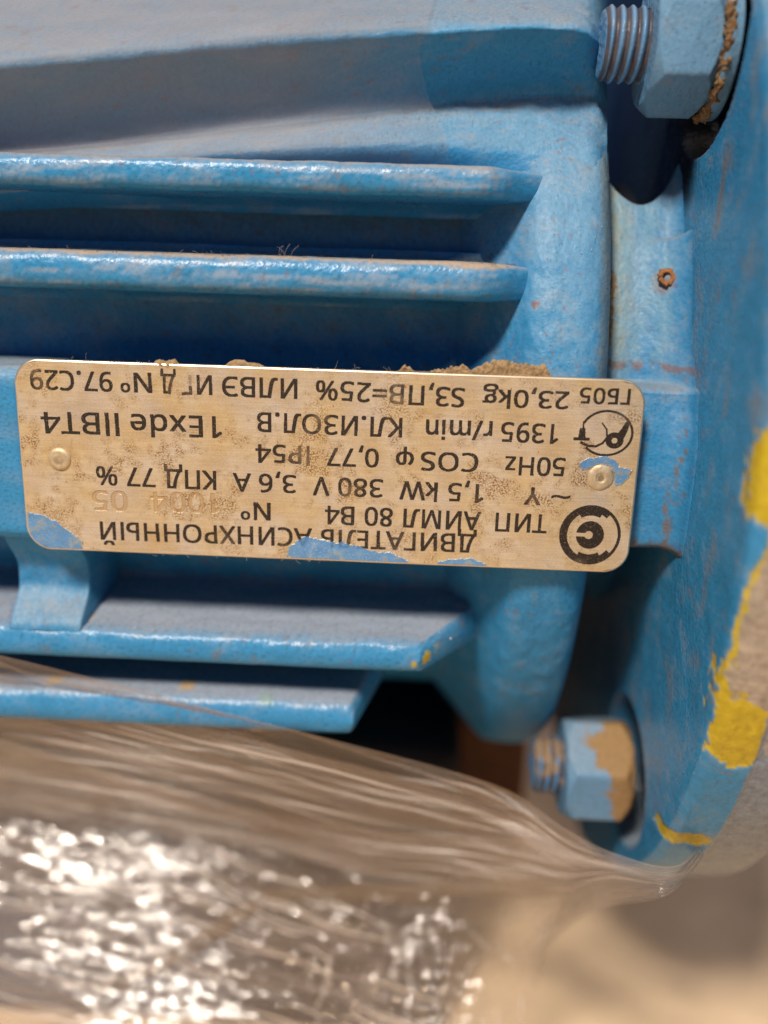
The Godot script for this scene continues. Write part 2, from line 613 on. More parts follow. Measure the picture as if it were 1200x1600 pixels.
	# cooling fins
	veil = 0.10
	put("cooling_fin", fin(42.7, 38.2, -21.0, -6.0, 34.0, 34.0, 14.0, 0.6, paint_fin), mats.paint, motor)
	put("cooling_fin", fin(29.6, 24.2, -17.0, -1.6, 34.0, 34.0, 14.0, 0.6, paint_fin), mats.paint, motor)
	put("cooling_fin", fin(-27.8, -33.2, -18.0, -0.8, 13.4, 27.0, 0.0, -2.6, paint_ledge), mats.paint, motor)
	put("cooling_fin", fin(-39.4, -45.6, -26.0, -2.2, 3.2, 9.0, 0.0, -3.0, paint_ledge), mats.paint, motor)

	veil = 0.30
	# cast pad behind the left end of the plate, with a foot that runs down to the fin
	var pad := put("plate_pad", rounded_box(Vector3(-121, -13.6, -17), Vector3(-40.0, 13.0, -0.75), 2.2, paint, 22, 0.4), mats.cast, motor)
	var rib := func(u: float, v: float) -> Vector3:
		var y := lerpf(-28.4, 8.0, v)
		var zf := -1.8 - 4.5 * smoothstep(-12.0, -20.0, y) + 5.0 * pow(smoothstep(-21.0, -28.2, y), 1.6)
		var x := lerpf(-51.5, -37.0, u)
		var t := absf(x + 44.2) / 7.2
		var arch := 1.0 - smoothstep(0.78, 1.0, t)
		var b := 0.3 * rough.get_noise_3d(x * 0.2, y * 0.2, 5.0)
		return Vector3(x, y + b, lerpf(-16.0, zf, arch) + b)
	put("pad_rib", grid(60, 70, rib, Vector3(-44.6, -10, -30), paint), mats.cast, pad)
	put("plate_pad", rounded_box(Vector3(25.5, -13.6, -14), Vector3(40.2, 13.4, -0.8), 2.0, paint, 16, 0.3), mats.cast, motor)

	# base of the terminal box above the fins
	base_rows = [
		[Vector3(-85.4, 84.8, -66.0), Vector3(-70.3, 85.6, -66.0), Vector3(-45.4, 87.6, -66.0), Vector3(-21.0, 89.1, -66.0), Vector3(3.2, 90.6, -66.0), Vector3(27.0, 92.1, -66.0), Vector3(37.7, 92.2, -66.0), Vector3(42.4, 90.2, -66.0), Vector3(45.3, 83.9, -66.0)],
		[Vector3(-66.9, 65.6, -27.0), Vector3(-54.6, 66.2, -27.0), Vector3(-34.6, 67.3, -28.0), Vector3(-14.5, 68.1, -28.0), Vector3(5.4, 68.7, -28.0), Vector3(25.2, 69.5, -29.0), Vector3(34.2, 69.5, -30.0), Vector3(38.3, 68.8, -32.0), Vector3(41.8, 65.3, -38.0)],
		[Vector3(-57.4, 53.2, -6.5), Vector3(-46.9, 54.6, -7.5), Vector3(-29.1, 56.9, -8.5), Vector3(-11.4, 59.0, -9.5), Vector3(6.4, 60.5, -10.5), Vector3(24.1, 61.9, -12.0), Vector3(32.2, 62.1, -12.8), Vector3(36.1, 61.6, -15.5), Vector3(39.5, 59.7, -23.0)],
		[Vector3(-59.6, 49.7, -10.0), Vector3(-48.8, 51.0, -11.0), Vector3(-30.4, 52.7, -12.0), Vector3(-12.0, 54.7, -13.0), Vector3(6.3, 57.0, -14.0), Vector3(24.6, 59.0, -15.0), Vector3(32.9, 59.3, -16.0), Vector3(36.9, 58.8, -18.5), Vector3(40.4, 57.4, -26.5)],
		[Vector3(-64.4, 42.5, -17.5), Vector3(-52.3, 43.5, -17.5), Vector3(-32.6, 45.2, -18.0), Vector3(-13.0, 48.4, -18.3), Vector3(6.3, 51.1, -19.3), Vector3(25.6, 54.2, -22.3), Vector3(34.4, 54.7, -23.1), Vector3(38.1, 54.4, -23.3), Vector3(40.4, 53.2, -24.1)],
		[Vector3(-62.8, 40.7, -14.0), Vector3(-51.1, 42.1, -14.5), Vector3(-31.7, 44.7, -15.0), Vector3(-12.5, 46.6, -15.4), Vector3(6.5, 48.6, -16.2), Vector3(25.6, 50.9, -19.6), Vector3(34.3, 51.8, -20.7), Vector3(37.9, 51.3, -20.5), Vector3(40.1, 49.6, -20.7)],
		[Vector3(-62.0, 38.1, -12.0), Vector3(-50.3, 39.3, -12.0), Vector3(-31.1, 41.4, -12.4), Vector3(-12.1, 43.5, -12.8), Vector3(6.7, 44.9, -13.3), Vector3(25.6, 46.1, -16.3), Vector3(34.1, 46.3, -16.5), Vector3(37.7, 46.4, -16.7), Vector3(40.0, 46.2, -18.6)],
		[Vector3(-66.8, 33.1, -20.0), Vector3(-54.3, 34.4, -20.0), Vector3(-33.7, 36.0, -20.0), Vector3(-13.4, 37.5, -20.0), Vector3(6.6, 39.0, -20.0), Vector3(25.9, 40.7, -15.8), Vector3(34.2, 41.2, -14.1), Vector3(37.7, 41.3, -14.2), Vector3(40.0, 41.1, -16.0)],
	]
	var bf := func(u: float, v: float) -> Vector3:
		var p := base_point(u, v)
		return p + Vector3(0, 0.2, 0.25) * rough.get_noise_3d(p.x * 0.2, p.y * 0.3, p.z * 0.3)
	put("terminal_box_base", grid(150, 120, bf, Vector3(-10, 50, -60), paint), mats.cast, motor)

	build_fasteners(motor)
	build_plate(motor)
	build_dirt(motor)


func build_flange(motor: Node3D) -> void:
	var prof := spaced([Vector2(53.4, 38.0), Vector2(52.7, 66.0), Vector2(53.9, 97.6), Vector2(54.3, 99.0), Vector2(55.6, 99.9), Vector2(57.0, 100.0), Vector2(61.4, 100.0), Vector2(61.7, 99.6), Vector2(72.0, 99.2), Vector2(72.5, 50.0)], 330)
	var wear := func(p: Vector3) -> Vector3:   # x: bare metal, y: yellow primer, z: grey machined rim
		var r := Vector2(p.y, p.z - AXIS_Z).length()
		if r < 95.0:
			return Vector3.ZERO
		var j := 1.1 * rough.get_noise_3d(p.x * 0.35, p.y * 0.30, p.z * 0.3) + 0.3 * rough.get_noise_3d(p.x * 0.9, p.y * 0.9, p.z * 0.9)
		# left edge of the flaked patch, by height
		var edge := 99.0
		if p.y < 14.0 and p.y > -37.5 + 0.25 * (p.x - 56.0):
			var ks := [[14.0, 56.0], [11.5, 54.0], [5.0, 53.6], [0.8, 54.1], [0.0, 56.4], [-3.0, 55.9], [-5.0, 54.9], [-10.0, 54.6], [-12.0, 54.4], [-17.0, 54.5], [-21.0, 53.9], [-26.0, 54.2], [-34.0, 54.8], [-36.0, 57.5], [-40.0, 60.0]]
			for k in ks.size() - 1:
				if p.y <= ks[k][0] and p.y > ks[k + 1][0]:
					edge = lerpf(ks[k][1], ks[k + 1][1], (ks[k][0] - p.y) / (ks[k][0] - ks[k + 1][0]))
		var flake := smoothstep(-0.12, 0.12, p.x - edge + j * 0.8)
		var bare := flake * smoothstep(0.0, 0.3, p.x - edge - 0.8 + 1.0 * j - 7.0 * smoothstep(-22.0, -28.0, p.y + 2.0 * j)) * smoothstep(0.5, -1.0, p.y)
		var low := smoothstep(0.5, 0.2, absf(p.y + 55.2 + 0.10 * (p.x - 56.0) + j * 1.1) - 1.2 * smoothstep(51.0, 55.0, p.x) ) * smoothstep(61.5, 60.5, p.x + j)
		flake = maxf(flake, low)
		return Vector3(bare, maxf(flake - bare, 0.0), smoothstep(61.2, 61.6, p.x + 0.5 * j))
	var tint := func(p: Vector3, n: Vector3, u: float, v: float) -> Color:
		var c := paint(p, n, u, v)
		var e := Vector3(c.r, c.g, c.b) * Vector3(1.05, 0.98, 0.95)
		var b := rough.get_noise_3d(p.x * 0.5, p.y * 0.6, p.z * 0.6)
		# grime that has run down the face
		e = e.lerp(Vector3(0.22, 0.15, 0.09), 0.6 * smoothstep(1.6, 0.4, absf(p.z + 4.0 + 0.5 * b)) * smoothstep(33.0, 36.0, p.y + b) * smoothstep(48.0, 44.0, p.y))
		e = e.lerp(DUST * 0.6, 0.35 * smoothstep(0.1, 0.5, rough.get_noise_3d(3.0, p.y * 0.08, p.z * 0.16)))
		e = e.lerp(Vector3(0.012, 0.011, 0.011), 0.95 * smoothstep(15.0, 14.0, minf(Vector2(p.y - 60.4, p.z + 17.5).length(), Vector2(p.y + 58.6, p.z + 19.0).length() + 1.5)) * (1.0 if p.x < 64.0 else 0.0))  # shade in the sunk seats round the nuts, painted black
		e = e.lerp(Vector3(0.010, 0.010, 0.011), 0.96 * smoothstep(-14.0, -20.0, p.z) * smoothstep(36.0, 40.0, p.y))  # painted shade where the face lies deep in the upper pocket
		var w: Vector3 = wear.call(p)
		e = e.lerp(YELLOW * (1.0 + 0.25 * b), w.y)
		e = e.lerp(STEEL * (0.9 + 0.35 * rough.get_noise_3d(p.x * 0.15, p.y * 2.5, 4.0) + 0.3 * b), w.x)
		e = e.lerp(Vector3(0.19, 0.22, 0.27) * (1.0 + 0.4 * b), w.z * (1.0 - w.x))
		return col(e)
	var f := func(u: float, v: float) -> Vector3:
		var q := at_curve(prof, u)
		var a := turn(v, 0.98)
		var p := Vector3(q.x, sin(a) * q.y, AXIS_Z + cos(a) * q.y)
		var w: Vector3 = wear.call(p)
		var out := Vector3(-0.5 * smoothstep(57.0, 54.5, q.x), sin(a), cos(a))
		if q.y < 97.0:
			out = Vector3(-1, 0, 0)
		var b := 0.16 * rough.get_noise_3d(p.x * 0.1, p.y * 0.1, p.z * 0.1) + 0.02 * soft.get_noise_3d(p.x * 0.8, p.y * 0.8, p.z * 0.8)
		if q.y < 97.0 and q.x < 60.0:
			var d := minf(Vector2(p.y - 60.4, p.z + 17.5).length(), Vector2(p.y + 58.6, p.z + 19.0).length() + 1.5)
			out *= 1.0
			b -= 6.0 * smoothstep(15.2, 14.2, d)
		return p + out * (b - 0.22 * maxf(w.x, w.y) - 0.08 * w.x)
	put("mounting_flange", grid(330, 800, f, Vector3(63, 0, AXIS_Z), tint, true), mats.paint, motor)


func build_fasteners(motor: Node3D) -> void:
	for k in 2:
		var y := 60.4 if k == 0 else -58.6
		var z := -17.5 if k == 0 else -19.0
		var x0 := 43.8 if k == 0 else 41.6
		var rust := 0.35 if k == 0 else 1.0
		var tint := func(p: Vector3, n: Vector3, u: float, v: float) -> Color:
			var c := paint(p, n, u, v)
			var e := Vector3(c.r, c.g, c.b)
			var b := rough.get_noise_3d(p.x * 0.22, p.y * 0.22, p.z * 0.22 + k * 40.0)
			e = e.lerp(Vector3(0.20, 0.30, 0.40), 0.55)
			var patch := (p.x - x0 - 5.5) * 0.16 + (p.y - y) * 0.05 - 0.1 * absf(p.z - z - 6.0)
			e = e.lerp(Vector3(0.30, 0.185, 0.085), rust * smoothstep(-0.1, 0.15, (patch if k == 1 else -0.5) + 0.55 * b))
			return col(e)
		var stud_tint := func(p: Vector3, n: Vector3, u: float, v: float) -> Color:
			var c := paint(p, n, u, v)
			var e := Vector3(c.r, c.g, c.b).lerp(Vector3(0.16, 0.28, 0.48), 0.45)
			# dirt packed in the thread
			var r := Vector2(p.y - y, p.z - z).length()
			e = e.lerp(Vector3(0.06, 0.035, 0.02), 0.85 * smoothstep(5.08, 4.85, r) * (1.0 if u > 0.16 else 0.0))
			e = e.lerp(Vector3(0.30, 0.19, 0.09), (0.10 if k == 0 else 1.0) * 0.8 * smoothstep(0.0, 0.2, rough.get_noise_3d(p.x * 0.2, p.y * 0.25, p.z * 0.2) + smoothstep(0.0, 6.0, p.y - y) * 0.3))
			return col(e)
		var s := put("stud", stud(37.4 if k == 0 else 36.6, x0 + 4.0, y, z, 5.2, stud_tint), mats.paint, motor)
		tag(s, "upper threaded stud painted blue" if k == 0 else "lower threaded stud with rusty brown paint loss")
		var nut := put("hex_nut", hex_nut(x0, x0 + (9.2 if k == 0 else 11.6), y, z, 17.0, deg_to_rad(-32.0 if k == 0 else 22.0), tint), mats.paint, motor)
		tag(nut, "upper hexagon nut, blue with brown dirt behind it" if k == 0 else "lower hexagon nut with large tan paint loss")
		var wf := spaced([Vector2(x0 + 9.0, 5.0), Vector2(x0 + 9.0, 9.6), Vector2(x0 + 9.3, 9.9), Vector2(x0 + 11.0, 9.9), Vector2(x0 + 11.4, 9.0)], 24)
		if k == 0:
			put("washer", lathe(wf, 90, tint, 0.0, 2.0, y, z), mats.paint, motor)


# ------------------------------------------------------------------ nameplate

const PW := 1600
const PH := 503
const PLATE_W := 90.0
const PLATE_H := 28.27


func px(x: float, y: float) -> Vector2:   # plate millimetres, reading direction, to texture pixels
	return Vector2((x + PLATE_W * 0.5) / PLATE_W * PW, (PLATE_H * 0.5 - y) / PLATE_H * PH)


func fill_tri(m: PackedByteArray, a: Vector2, b: Vector2, c: Vector2, val: int) -> void:
	var area := (b - a).cross(c - a)
	if absf(area) < 1e-6:
		return
	if area < 0.0:
		var t := b
		b = c
		c = t
	var x0 := maxi(int(floor(minf(a.x, minf(b.x, c.x)))), 0)
	var x1 := mini(int(ceil(maxf(a.x, maxf(b.x, c.x)))), PW - 1)
	var y0 := maxi(int(floor(minf(a.y, minf(b.y, c.y)))), 0)
	var y1 := mini(int(ceil(maxf(a.y, maxf(b.y, c.y)))), PH - 1)
	for y in range(y0, y1 + 1):
		for x in range(x0, x1 + 1):
			var p := Vector2(x + 0.5, y + 0.5)
			if (b - a).cross(p - a) >= -0.01 and (c - b).cross(p - b) >= -0.01 and (a - c).cross(p - c) >= -0.01:
				m[y * PW + x] = val


func fill_poly(m: PackedByteArray, pts: Array, val := 255, jag := 0.0) -> void:
	var q := PackedVector2Array()
	for i in pts.size():
		var a: Vector2 = pts[i]
		var b: Vector2 = pts[(i + 1) % pts.size()]
		var steps := maxi(int(a.distance_to(b) / 0.22), 1) if jag > 0.0 else 1
		for k in steps:
			var p := a.lerp(b, float(k) / steps)
			if jag > 0.0:
				p += jag * Vector2(rough.get_noise_2d(p.x * 0.9, p.y * 0.9), rough.get_noise_2d(p.x * 0.9 + 50.0, p.y * 0.9))
			q.append(px(p.x, p.y))
	var tri := Geometry2D.triangulate_polygon(q)
	for i in range(0, tri.size(), 3):
		fill_tri(m, q[tri[i]], q[tri[i + 1]], q[tri[i + 2]], val)


func fill_ring(m: PackedByteArray, c: Vector2, r0: Vector2, r1: Vector2, a0: float, a1: float, val := 255) -> void:
	var n := 48
	for k in n:
		var s := deg_to_rad(lerpf(a0, a1, float(k) / n))
		var e := deg_to_rad(lerpf(a0, a1, float(k + 1) / n))
		var p := [c + Vector2(cos(s), sin(s)) * r0, c + Vector2(cos(s), sin(s)) * r1, c + Vector2(cos(e), sin(e)) * r1, c + Vector2(cos(e), sin(e)) * r0]
		for i in 4:
			p[i] = px(p[i].x, p[i].y)
		fill_tri(m, p[0], p[1], p[2], val)
		fill_tri(m, p[0], p[2], p[3], val)


func stroke(m: PackedByteArray, pts: Array, w0: float, w1: float) -> void:
	for i in pts.size() - 1:
		var a: Vector2 = pts[i]
		var b: Vector2 = pts[i + 1]
		var n := (b - a).orthogonal().normalized()
		var wa := lerpf(w0, w1, float(i) / (pts.size() - 1)) * 0.5
		var wb := lerpf(w0, w1, float(i + 1) / (pts.size() - 1)) * 0.5
		fill_poly(m, [a + n * wa, b + n * wb, b - n * wb, a - n * wa])
		fill_ring(m, b, Vector2.ZERO, Vector2.ONE * wb, 0, 360)


func text_mesh(s: String) -> TextMesh:
	var font := SystemFont.new()
	font.font_names = PackedStringArray(["Droid Sans"])
	var t := TextMesh.new()
	t.font = font
	t.font_size = 64
	t.pixel_size = 0.01
	t.depth = 0.0
	t.curve_step = 1.0
	t.text = s
	return t


func print_text(m: PackedByteArray, s: String, a: Vector2, b: Vector2, h: float, fat: float) -> void:
	var ref := text_mesh("Н").get_aabb()
	var t := text_mesh(s)
	var box := t.get_aabb()
	var sx := a.distance_to(b) / box.size.x
	var sy := h / ref.size.y
	if s == "~":
		sy *= 0.9
	var d := (b - a).normalized()
	var up := Vector2(-d.y, d.x)
	for k in t.get_surface_count():
		var arr := t.surface_get_arrays(k)
		var V: PackedVector3Array = arr[Mesh.ARRAY_VERTEX]
		var Q := PackedVector2Array()
		for v in V:
			var w := a + d * (v.x - box.position.x) * sx + up * (v.y - ref.position.y) * sy
			Q.append(px(w.x, w.y))
		var I = arr[Mesh.ARRAY_INDEX]
		if I == null or I.is_empty():
			I = PackedInt32Array(range(V.size()))
		for off in [Vector2.ZERO, Vector2(fat, 0), Vector2(0, fat), Vector2(fat, fat)]:
			for i in range(0, I.size(), 3):
				fill_tri(m, Q[I[i]] + off, Q[I[i + 1]] + off, Q[I[i + 2]] + off, 255)


func build_plate(motor: Node3D) -> void:
	var lines := [
		["ГБ05", -43.06, -13.01, -36.06, -12.94, 2.19], ["23,0kg", -34.50, -12.34, -22.39, -12.27, 2.47], ["S3,ПВ=25%", -19.76, -12.32, 1.40, -12.71, 2.75], ["ИЛВЭ", 4.15, -12.79, 14.91, -12.78, 2.80],
		["И", 16.47, -12.86, 18.59, -12.83, 2.76], ["Г", 19.43, -12.80, 20.81, -12.76, 2.77], ["Д", 21.64, -12.82, 23.77, -12.84, 2.77], ["Nº", 25.20, -12.88, 29.70, -12.81, 2.77], ["97.С29", 30.91, -12.80, 42.83, -12.75, 2.78],
		["1395", -33.44, -7.62, -25.32, -7.60, 2.80], ["r/min", -23.94, -7.73, -14.51, -7.61, 2.80], ["КЛ.ИЗОЛ.В", -11.01, -7.72, 9.89, -7.79, 2.81], ["1Exde", 15.11, -6.94, 28.45, -6.87, 3.12], ["llВТ4", 30.28, -6.90, 41.70, -6.66, 3.13],
		["50Hz", -34.76, -2.70, -26.20, -2.65, 2.67], ["COS", -22.20, -2.97, -13.97, -2.87, 2.76], ["φ", -12.86, -2.71, -10.35, -2.71, 2.48], ["0,77", -7.73, -3.01, -0.32, -2.94, 2.67], ["lP54", 2.34, -3.08, 10.21, -3.06, 2.68],
		["~", -35.87, 1.9, -33.26, 1.9, 2.63], ["Y", -31.61, 1.79, -29.29, 1.82, 2.62], ["1,5 kW", -23.31, 1.67, -11.06, 1.63, 2.72], ["380 V", -8.49, 1.49, 1.74, 1.51, 2.72], ["3,6 A", 4.32, 1.37, 13.57, 1.39, 2.73], ["КПД 77 %", 16.13, 1.20, 33.95, 1.13, 2.83],
		["ТИП", -32.86, 5.86, -25.35, 5.87, 2.81], ["АИМЛ 80 В4", -23.09, 5.87, -0.10, 5.80, 2.81], ["Nº", 8.12, 5.74, 12.49, 5.76, 2.68],
		["ДВИГАТЕЛЬ АСИНХРОННЫЙ", -22.63, 9.35, 33.86, 9.68, 2.80],
	]
	var ink := PackedByteArray()
	ink.resize(PW * PH)
	for t in lines:
		print_text(ink, t[0], Vector2(t[1], t[2]), Vector2(t[3], t[4]), t[5], 2.0)
	# explosion-proof mark: a heavy worn ring round a disc with a keyhole slot
	var c := Vector2(-39.25, 8.65)
	fill_ring(ink, c, Vector2(3.35, 3.55), Vector2(4.5, 4.6), 0, 360)
	fill_ring(ink, c, Vector2(2.9, 3.0), Vector2(4.0, 4.0), 62, 118)
	fill_ring(ink, c, Vector2(2.9, 3.0), Vector2(4.0, 4.0), 245, 300)
	fill_ring(ink, c, Vector2(3.0, 3.0), Vector2(4.05, 4.15), 140, 230, 0)
	fill_ring(ink, c, Vector2.ZERO, Vector2(2.05, 2.15), 0, 360)
	fill_ring(ink, c + Vector2(0.2, 0.0), Vector2.ZERO, Vector2(0.62, 0.62), 0, 360, 0)
	fill_poly(ink, [c + Vector2(0.1, 0.28), c + Vector2(2.4, 0.28), c + Vector2(2.4, -0.28), c + Vector2(0.1, -0.28)], 0)
	# certification mark: an open ring with a heavy drop and a small T
	c = Vector2(-40.2, -6.65)
	fill_ring(ink, c, Vector2(3.50, 3.05), Vector2(3.85, 3.38), 42, 335)
	fill_ring(ink, Vector2(-41.45, -5.65), Vector2(0.42, 0.42), Vector2(1.28, 1.2), 0, 360)
	stroke(ink, [Vector2(-42.2, -6.2), Vector2(-42.7, -7.2), Vector2(-43.0, -8.1)], 1.2, 0.7)
	stroke(ink, [Vector2(-36.6, -5.25), Vector2(-37.7, -4.75), Vector2(-38.9, -4.7), Vector2(-39.8, -5.2), Vector2(-40.35, -6.1), Vector2(-40.2, -7.2), Vector2(-39.5, -8.1)], 0.42, 0.2)
	fill_poly(ink, [Vector2(-35.6, -5.5), Vector2(-37.9, -5.5), Vector2(-37.9, -5.95), Vector2(-35.6, -5.95)])
	fill_poly(ink, [Vector2(-36.25, -5.9), Vector2(-37.3, -5.9), Vector2(-37.15, -7.3), Vector2(-36.4, -7.3)])
	fill_poly(ink, [Vector2(-36.7, -7.2), Vector2(-37.0, -7.2), Vector2(-36.95, -8.3), Vector2(-36.75, -8.3)])
	var stamp := PackedByteArray()
	stamp.resize(PW * PH)
	print_text(stamp, "1004", Vector2(15.6, 4.6), Vector2(26.0, 4.8), 3.0, 2.0)
	print_text(stamp, "05", Vector2(29.6, 4.9), Vector2(34.8, 5.0), 3.0, 2.0)
	var chip := PackedByteArray()
	chip.resize(PW * PH)
	fill_poly(chip, [Vector2(4.29, 11.40), Vector2(2.92, 10.71), Vector2(0.06, 11.12), Vector2(-4.01, 11.62), Vector2(-7.40, 12.52), Vector2(-10.19, 12.70), Vector2(-12.54, 13.92), Vector2(-12.86, 14.82), Vector2(-4.18, 15.20), Vector2(4.35, 15.37), Vector2(4.74, 14.16), Vector2(5.81, 13.80), Vector2(5.52, 12.77)], 255, 0.5)
	fill_poly(chip, [Vector2(-16.95, 13.92), Vector2(-18.55, 13.25), Vector2(-22.37, 13.08), Vector2(-24.13, 13.71), Vector2(-24.20, 14.93), Vector2(-17.01, 15.04)], 255, 0.3)
	fill_poly(chip, [Vector2(45.39, 8.60), Vector2(44.02, 8.64), Vector2(42.54, 9.03), Vector2(40.41, 9.96), Vector2(38.74, 11.35), Vector2(36.78, 12.89), Vector2(37.20, 14.75), Vector2(43.74, 15.24), Vector2(46.59, 13.72)], 255, 0.35)
	fill_poly(chip, [Vector2(-36.54, -2.01), Vector2(-38.14, -2.93), Vector2(-40.58, -3.31), Vector2(-41.99, -2.70), Vector2(-42.48, -1.68), Vector2(-44.44, -1.40), Vector2(-44.07, -0.24), Vector2(-43.10, 1.07), Vector2(-42.20, 0.98), Vector2(-41.94, -0.70), Vector2(-40.97, -1.90), Vector2(-39.24, -2.02), Vector2(-38.79, -1.53), Vector2(-37.11, -1.11)], 255, 0.3)

	var big := noise_bytes(0.0045, 4, 3)
	var mid := noise_bytes(0.022, 4, 9)
	var big2 := noise_bytes(0.006, 3, 57)
	var fine := noise_bytes(0.16, 3, 21)
	var brush := noise_bytes_stretched(0.5, 0.02)
	var rgb := PackedByteArray()
	rgb.resize(PW * PH * 3)
	var rough_b := PackedByteArray()
	rough_b.resize(PW * PH)
	var bump := PackedByteArray()
	bump.resize(PW * PH)
	for y in PH:
		var ymm := PLATE_H * 0.5 - (y + 0.5) / PH * PLATE_H
		for x in PW:
			var k := y * PW + x
			var a := big[k] / 255.0
			var b := mid[k] / 255.0
			var f := fine[k] / 255.0
			var s := brush[k] / 255.0
			var t := big2[k] / 255.0
			var r := 0.738 + 0.10 * (a - 0.5) + 0.06 * (s - 0.5) + 0.09 * (f - 0.5)
			var g := 0.700 + 0.12 * (a - 0.5) + 0.06 * (s - 0.5) + 0.09 * (f - 0.5) - 0.05 * t
			var bl := 0.605 + 0.12 * (a - 0.5) + 0.06 * (s - 0.5) + 0.08 * (f - 0.5) - 0.16 * (t - 0.3)
			# brown dust: blotches that break up into grains, thicker in the middle band
			var d := clampf((b * 0.45 + a * 0.75 - 0.61) * 3.6, 0.0, 1.0) * clampf((f - 0.40) * 4.0, 0.0, 1.0) * (1.0 - 0.5 * absf(ymm) / 14.0)
			d = clampf(d * 1.15, 0.0, 0.85)
			r += (0.50 - r) * d
			g += (0.36 - g) * d
			bl += (0.20 - bl) * d
			if f > 0.80 and b > 0.52:
				var e := minf((f - 0.80) * 8.0, 0.8)
				r += (0.34 - r) * e
				g += (0.22 - g) * e
				bl += (0.12 - bl) * e
			var rg := 0.25 + 0.18 * t + 0.45 * d + 0.14 * (s - 0.5)
			var h := 0.5 + 0.10 * (f - 0.5) + 0.14 * (b - 0.5) + 0.12 * d
			if ink[k]:
				var w := 0.97 - 0.80 * clampf((f - 0.69) * 5.0, 0.0, 1.0) - 0.4 * clampf((a - 0.66) * 4.0, 0.0, 1.0) - 0.28 * d
				var xmm := (x + 0.5) / PW * PLATE_W - PLATE_W * 0.5
				if xmm > 19.0 and xmm < 21.3 and ymm < -11.3:
					w *= 0.25
				w = clampf(w, 0.12, 0.96)
				r += (0.135 - r) * w
				g += (0.105 - g) * w
				bl += (0.085 - bl) * w
				rg = lerpf(rg, 0.62, w)
			if stamp[k]:
				h -= 0.42
				r += (0.66 - r) * 0.5
				g += (0.53 - g) * 0.5
				bl += (0.36 - bl) * 0.5
			if chip[k]:
				var u := 0.92
				if k > PW * 5 and (chip[k - PW * 4] == 0 or chip[k - 3] == 0 or chip[mini(k + 3, PW * PH - 1)] == 0):
					u = 0.55
				u -= 0.6 * clampf((f - 0.60) * 5.0, 0.0, 1.0) + 0.35 * clampf((b - 0.55) * 5.0, 0.0, 1.0)
				r += ((0.33 + 0.10 * (b - 0.5)) - r) * u
				g += ((0.56 + 0.10 * (b - 0.5)) - g) * u
				bl += ((0.80 + 0.08 * (b - 0.5)) - bl) * u
				rg = 0.5
				h += 0.35 + 0.3 * (b - 0.5)
			rgb[k * 3] = int(clampf(r, 0.0, 1.0) * 255.0)
			rgb[k * 3 + 1] = int(clampf(g, 0.0, 1.0) * 255.0)
			rgb[k * 3 + 2] = int(clampf(bl, 0.0, 1.0) * 255.0)
			rough_b[k] = int(clampf(rg, 0.0, 1.0) * 255.0)
			bump[k] = int(clampf(h, 0.0, 1.0) * 255.0)
	var m := StandardMaterial3D.new()
	m.resource_name = "printed_plate"
	m.albedo_texture = ImageTexture.create_from_image(Image.create_from_data(PW, PH, false, Image.FORMAT_RGB8, rgb))
	m.roughness = 1.0
	m.roughness_texture = ImageTexture.create_from_image(Image.create_from_data(PW, PH, false, Image.FORMAT_L8, rough_b))
	m.heightmap_enabled = true
	var bi := Image.create_from_data(PW, PH, false, Image.FORMAT_L8, bump)
	bi.convert(Image.FORMAT_RGB8)
	m.heightmap_texture = ImageTexture.create_from_image(bi)
	m.heightmap_scale = 0.022
	m.metallic = 0.36
	m.metallic_specular = 0.5
	mats.plate = m
	var edge_m := plain("plate_edge", Vector3(0.72, 0.60, 0.44), 0.34, 0.8)

	var half_w := PLATE_W * 0.5
	var half_h := PLATE_H * 0.5
	var rc := 3.4
	var plate_z := func(x: float, y: float) -> float:
		var z := 0.10 * rough.get_noise_2d(x * 0.05, y * 0.09) + 0.05 * soft.get_noise_2d(x * 0.22, y * 0.25)
		for rv in [Vector2(40.0, 0.1), Vector2(-39.6, -0.2)]:
			var d: float = Vector2(x, y).distance_to(rv)
			z -= 0.35 * exp(-d * d / 9.0)
		return z
	var f := func(u: float, v: float) -> Vector3:
		var y := lerpf(-half_h, half_h, v)
		var dy := maxf(absf(y) - (half_h - rc), 0.0)
		var xh := half_w - rc + sqrt(maxf(rc * rc - dy * dy, 0.0))
		var x := lerpf(-xh, xh, u)
		return Vector3(x, y, plate_z.call(x, y))
	var white := func(_p: Vector3, _n: Vector3, _u: float, _v: float) -> Color:
		return Color.WHITE
	var face := grid(220, 90, f, Vector3(0, 0, -20), white)
	# give the print its own coordinates
	var arr := face.surface_get_arrays(0)
	var V: PackedVector3Array = arr[Mesh.ARRAY_VERTEX]
	var T := PackedVector2Array()
	for v in V:
		T.append(Vector2((half_w - v.x / MM) / PLATE_W, (half_h + v.y / MM) / PLATE_H))
	arr[Mesh.ARRAY_TEX_UV] = T
	var plate_mesh := ArrayMesh.new()
	plate_mesh.add_surface_from_arrays(Mesh.PRIMITIVE_TRIANGLES, arr)
	plate_mesh.surface_set_material(0, m)
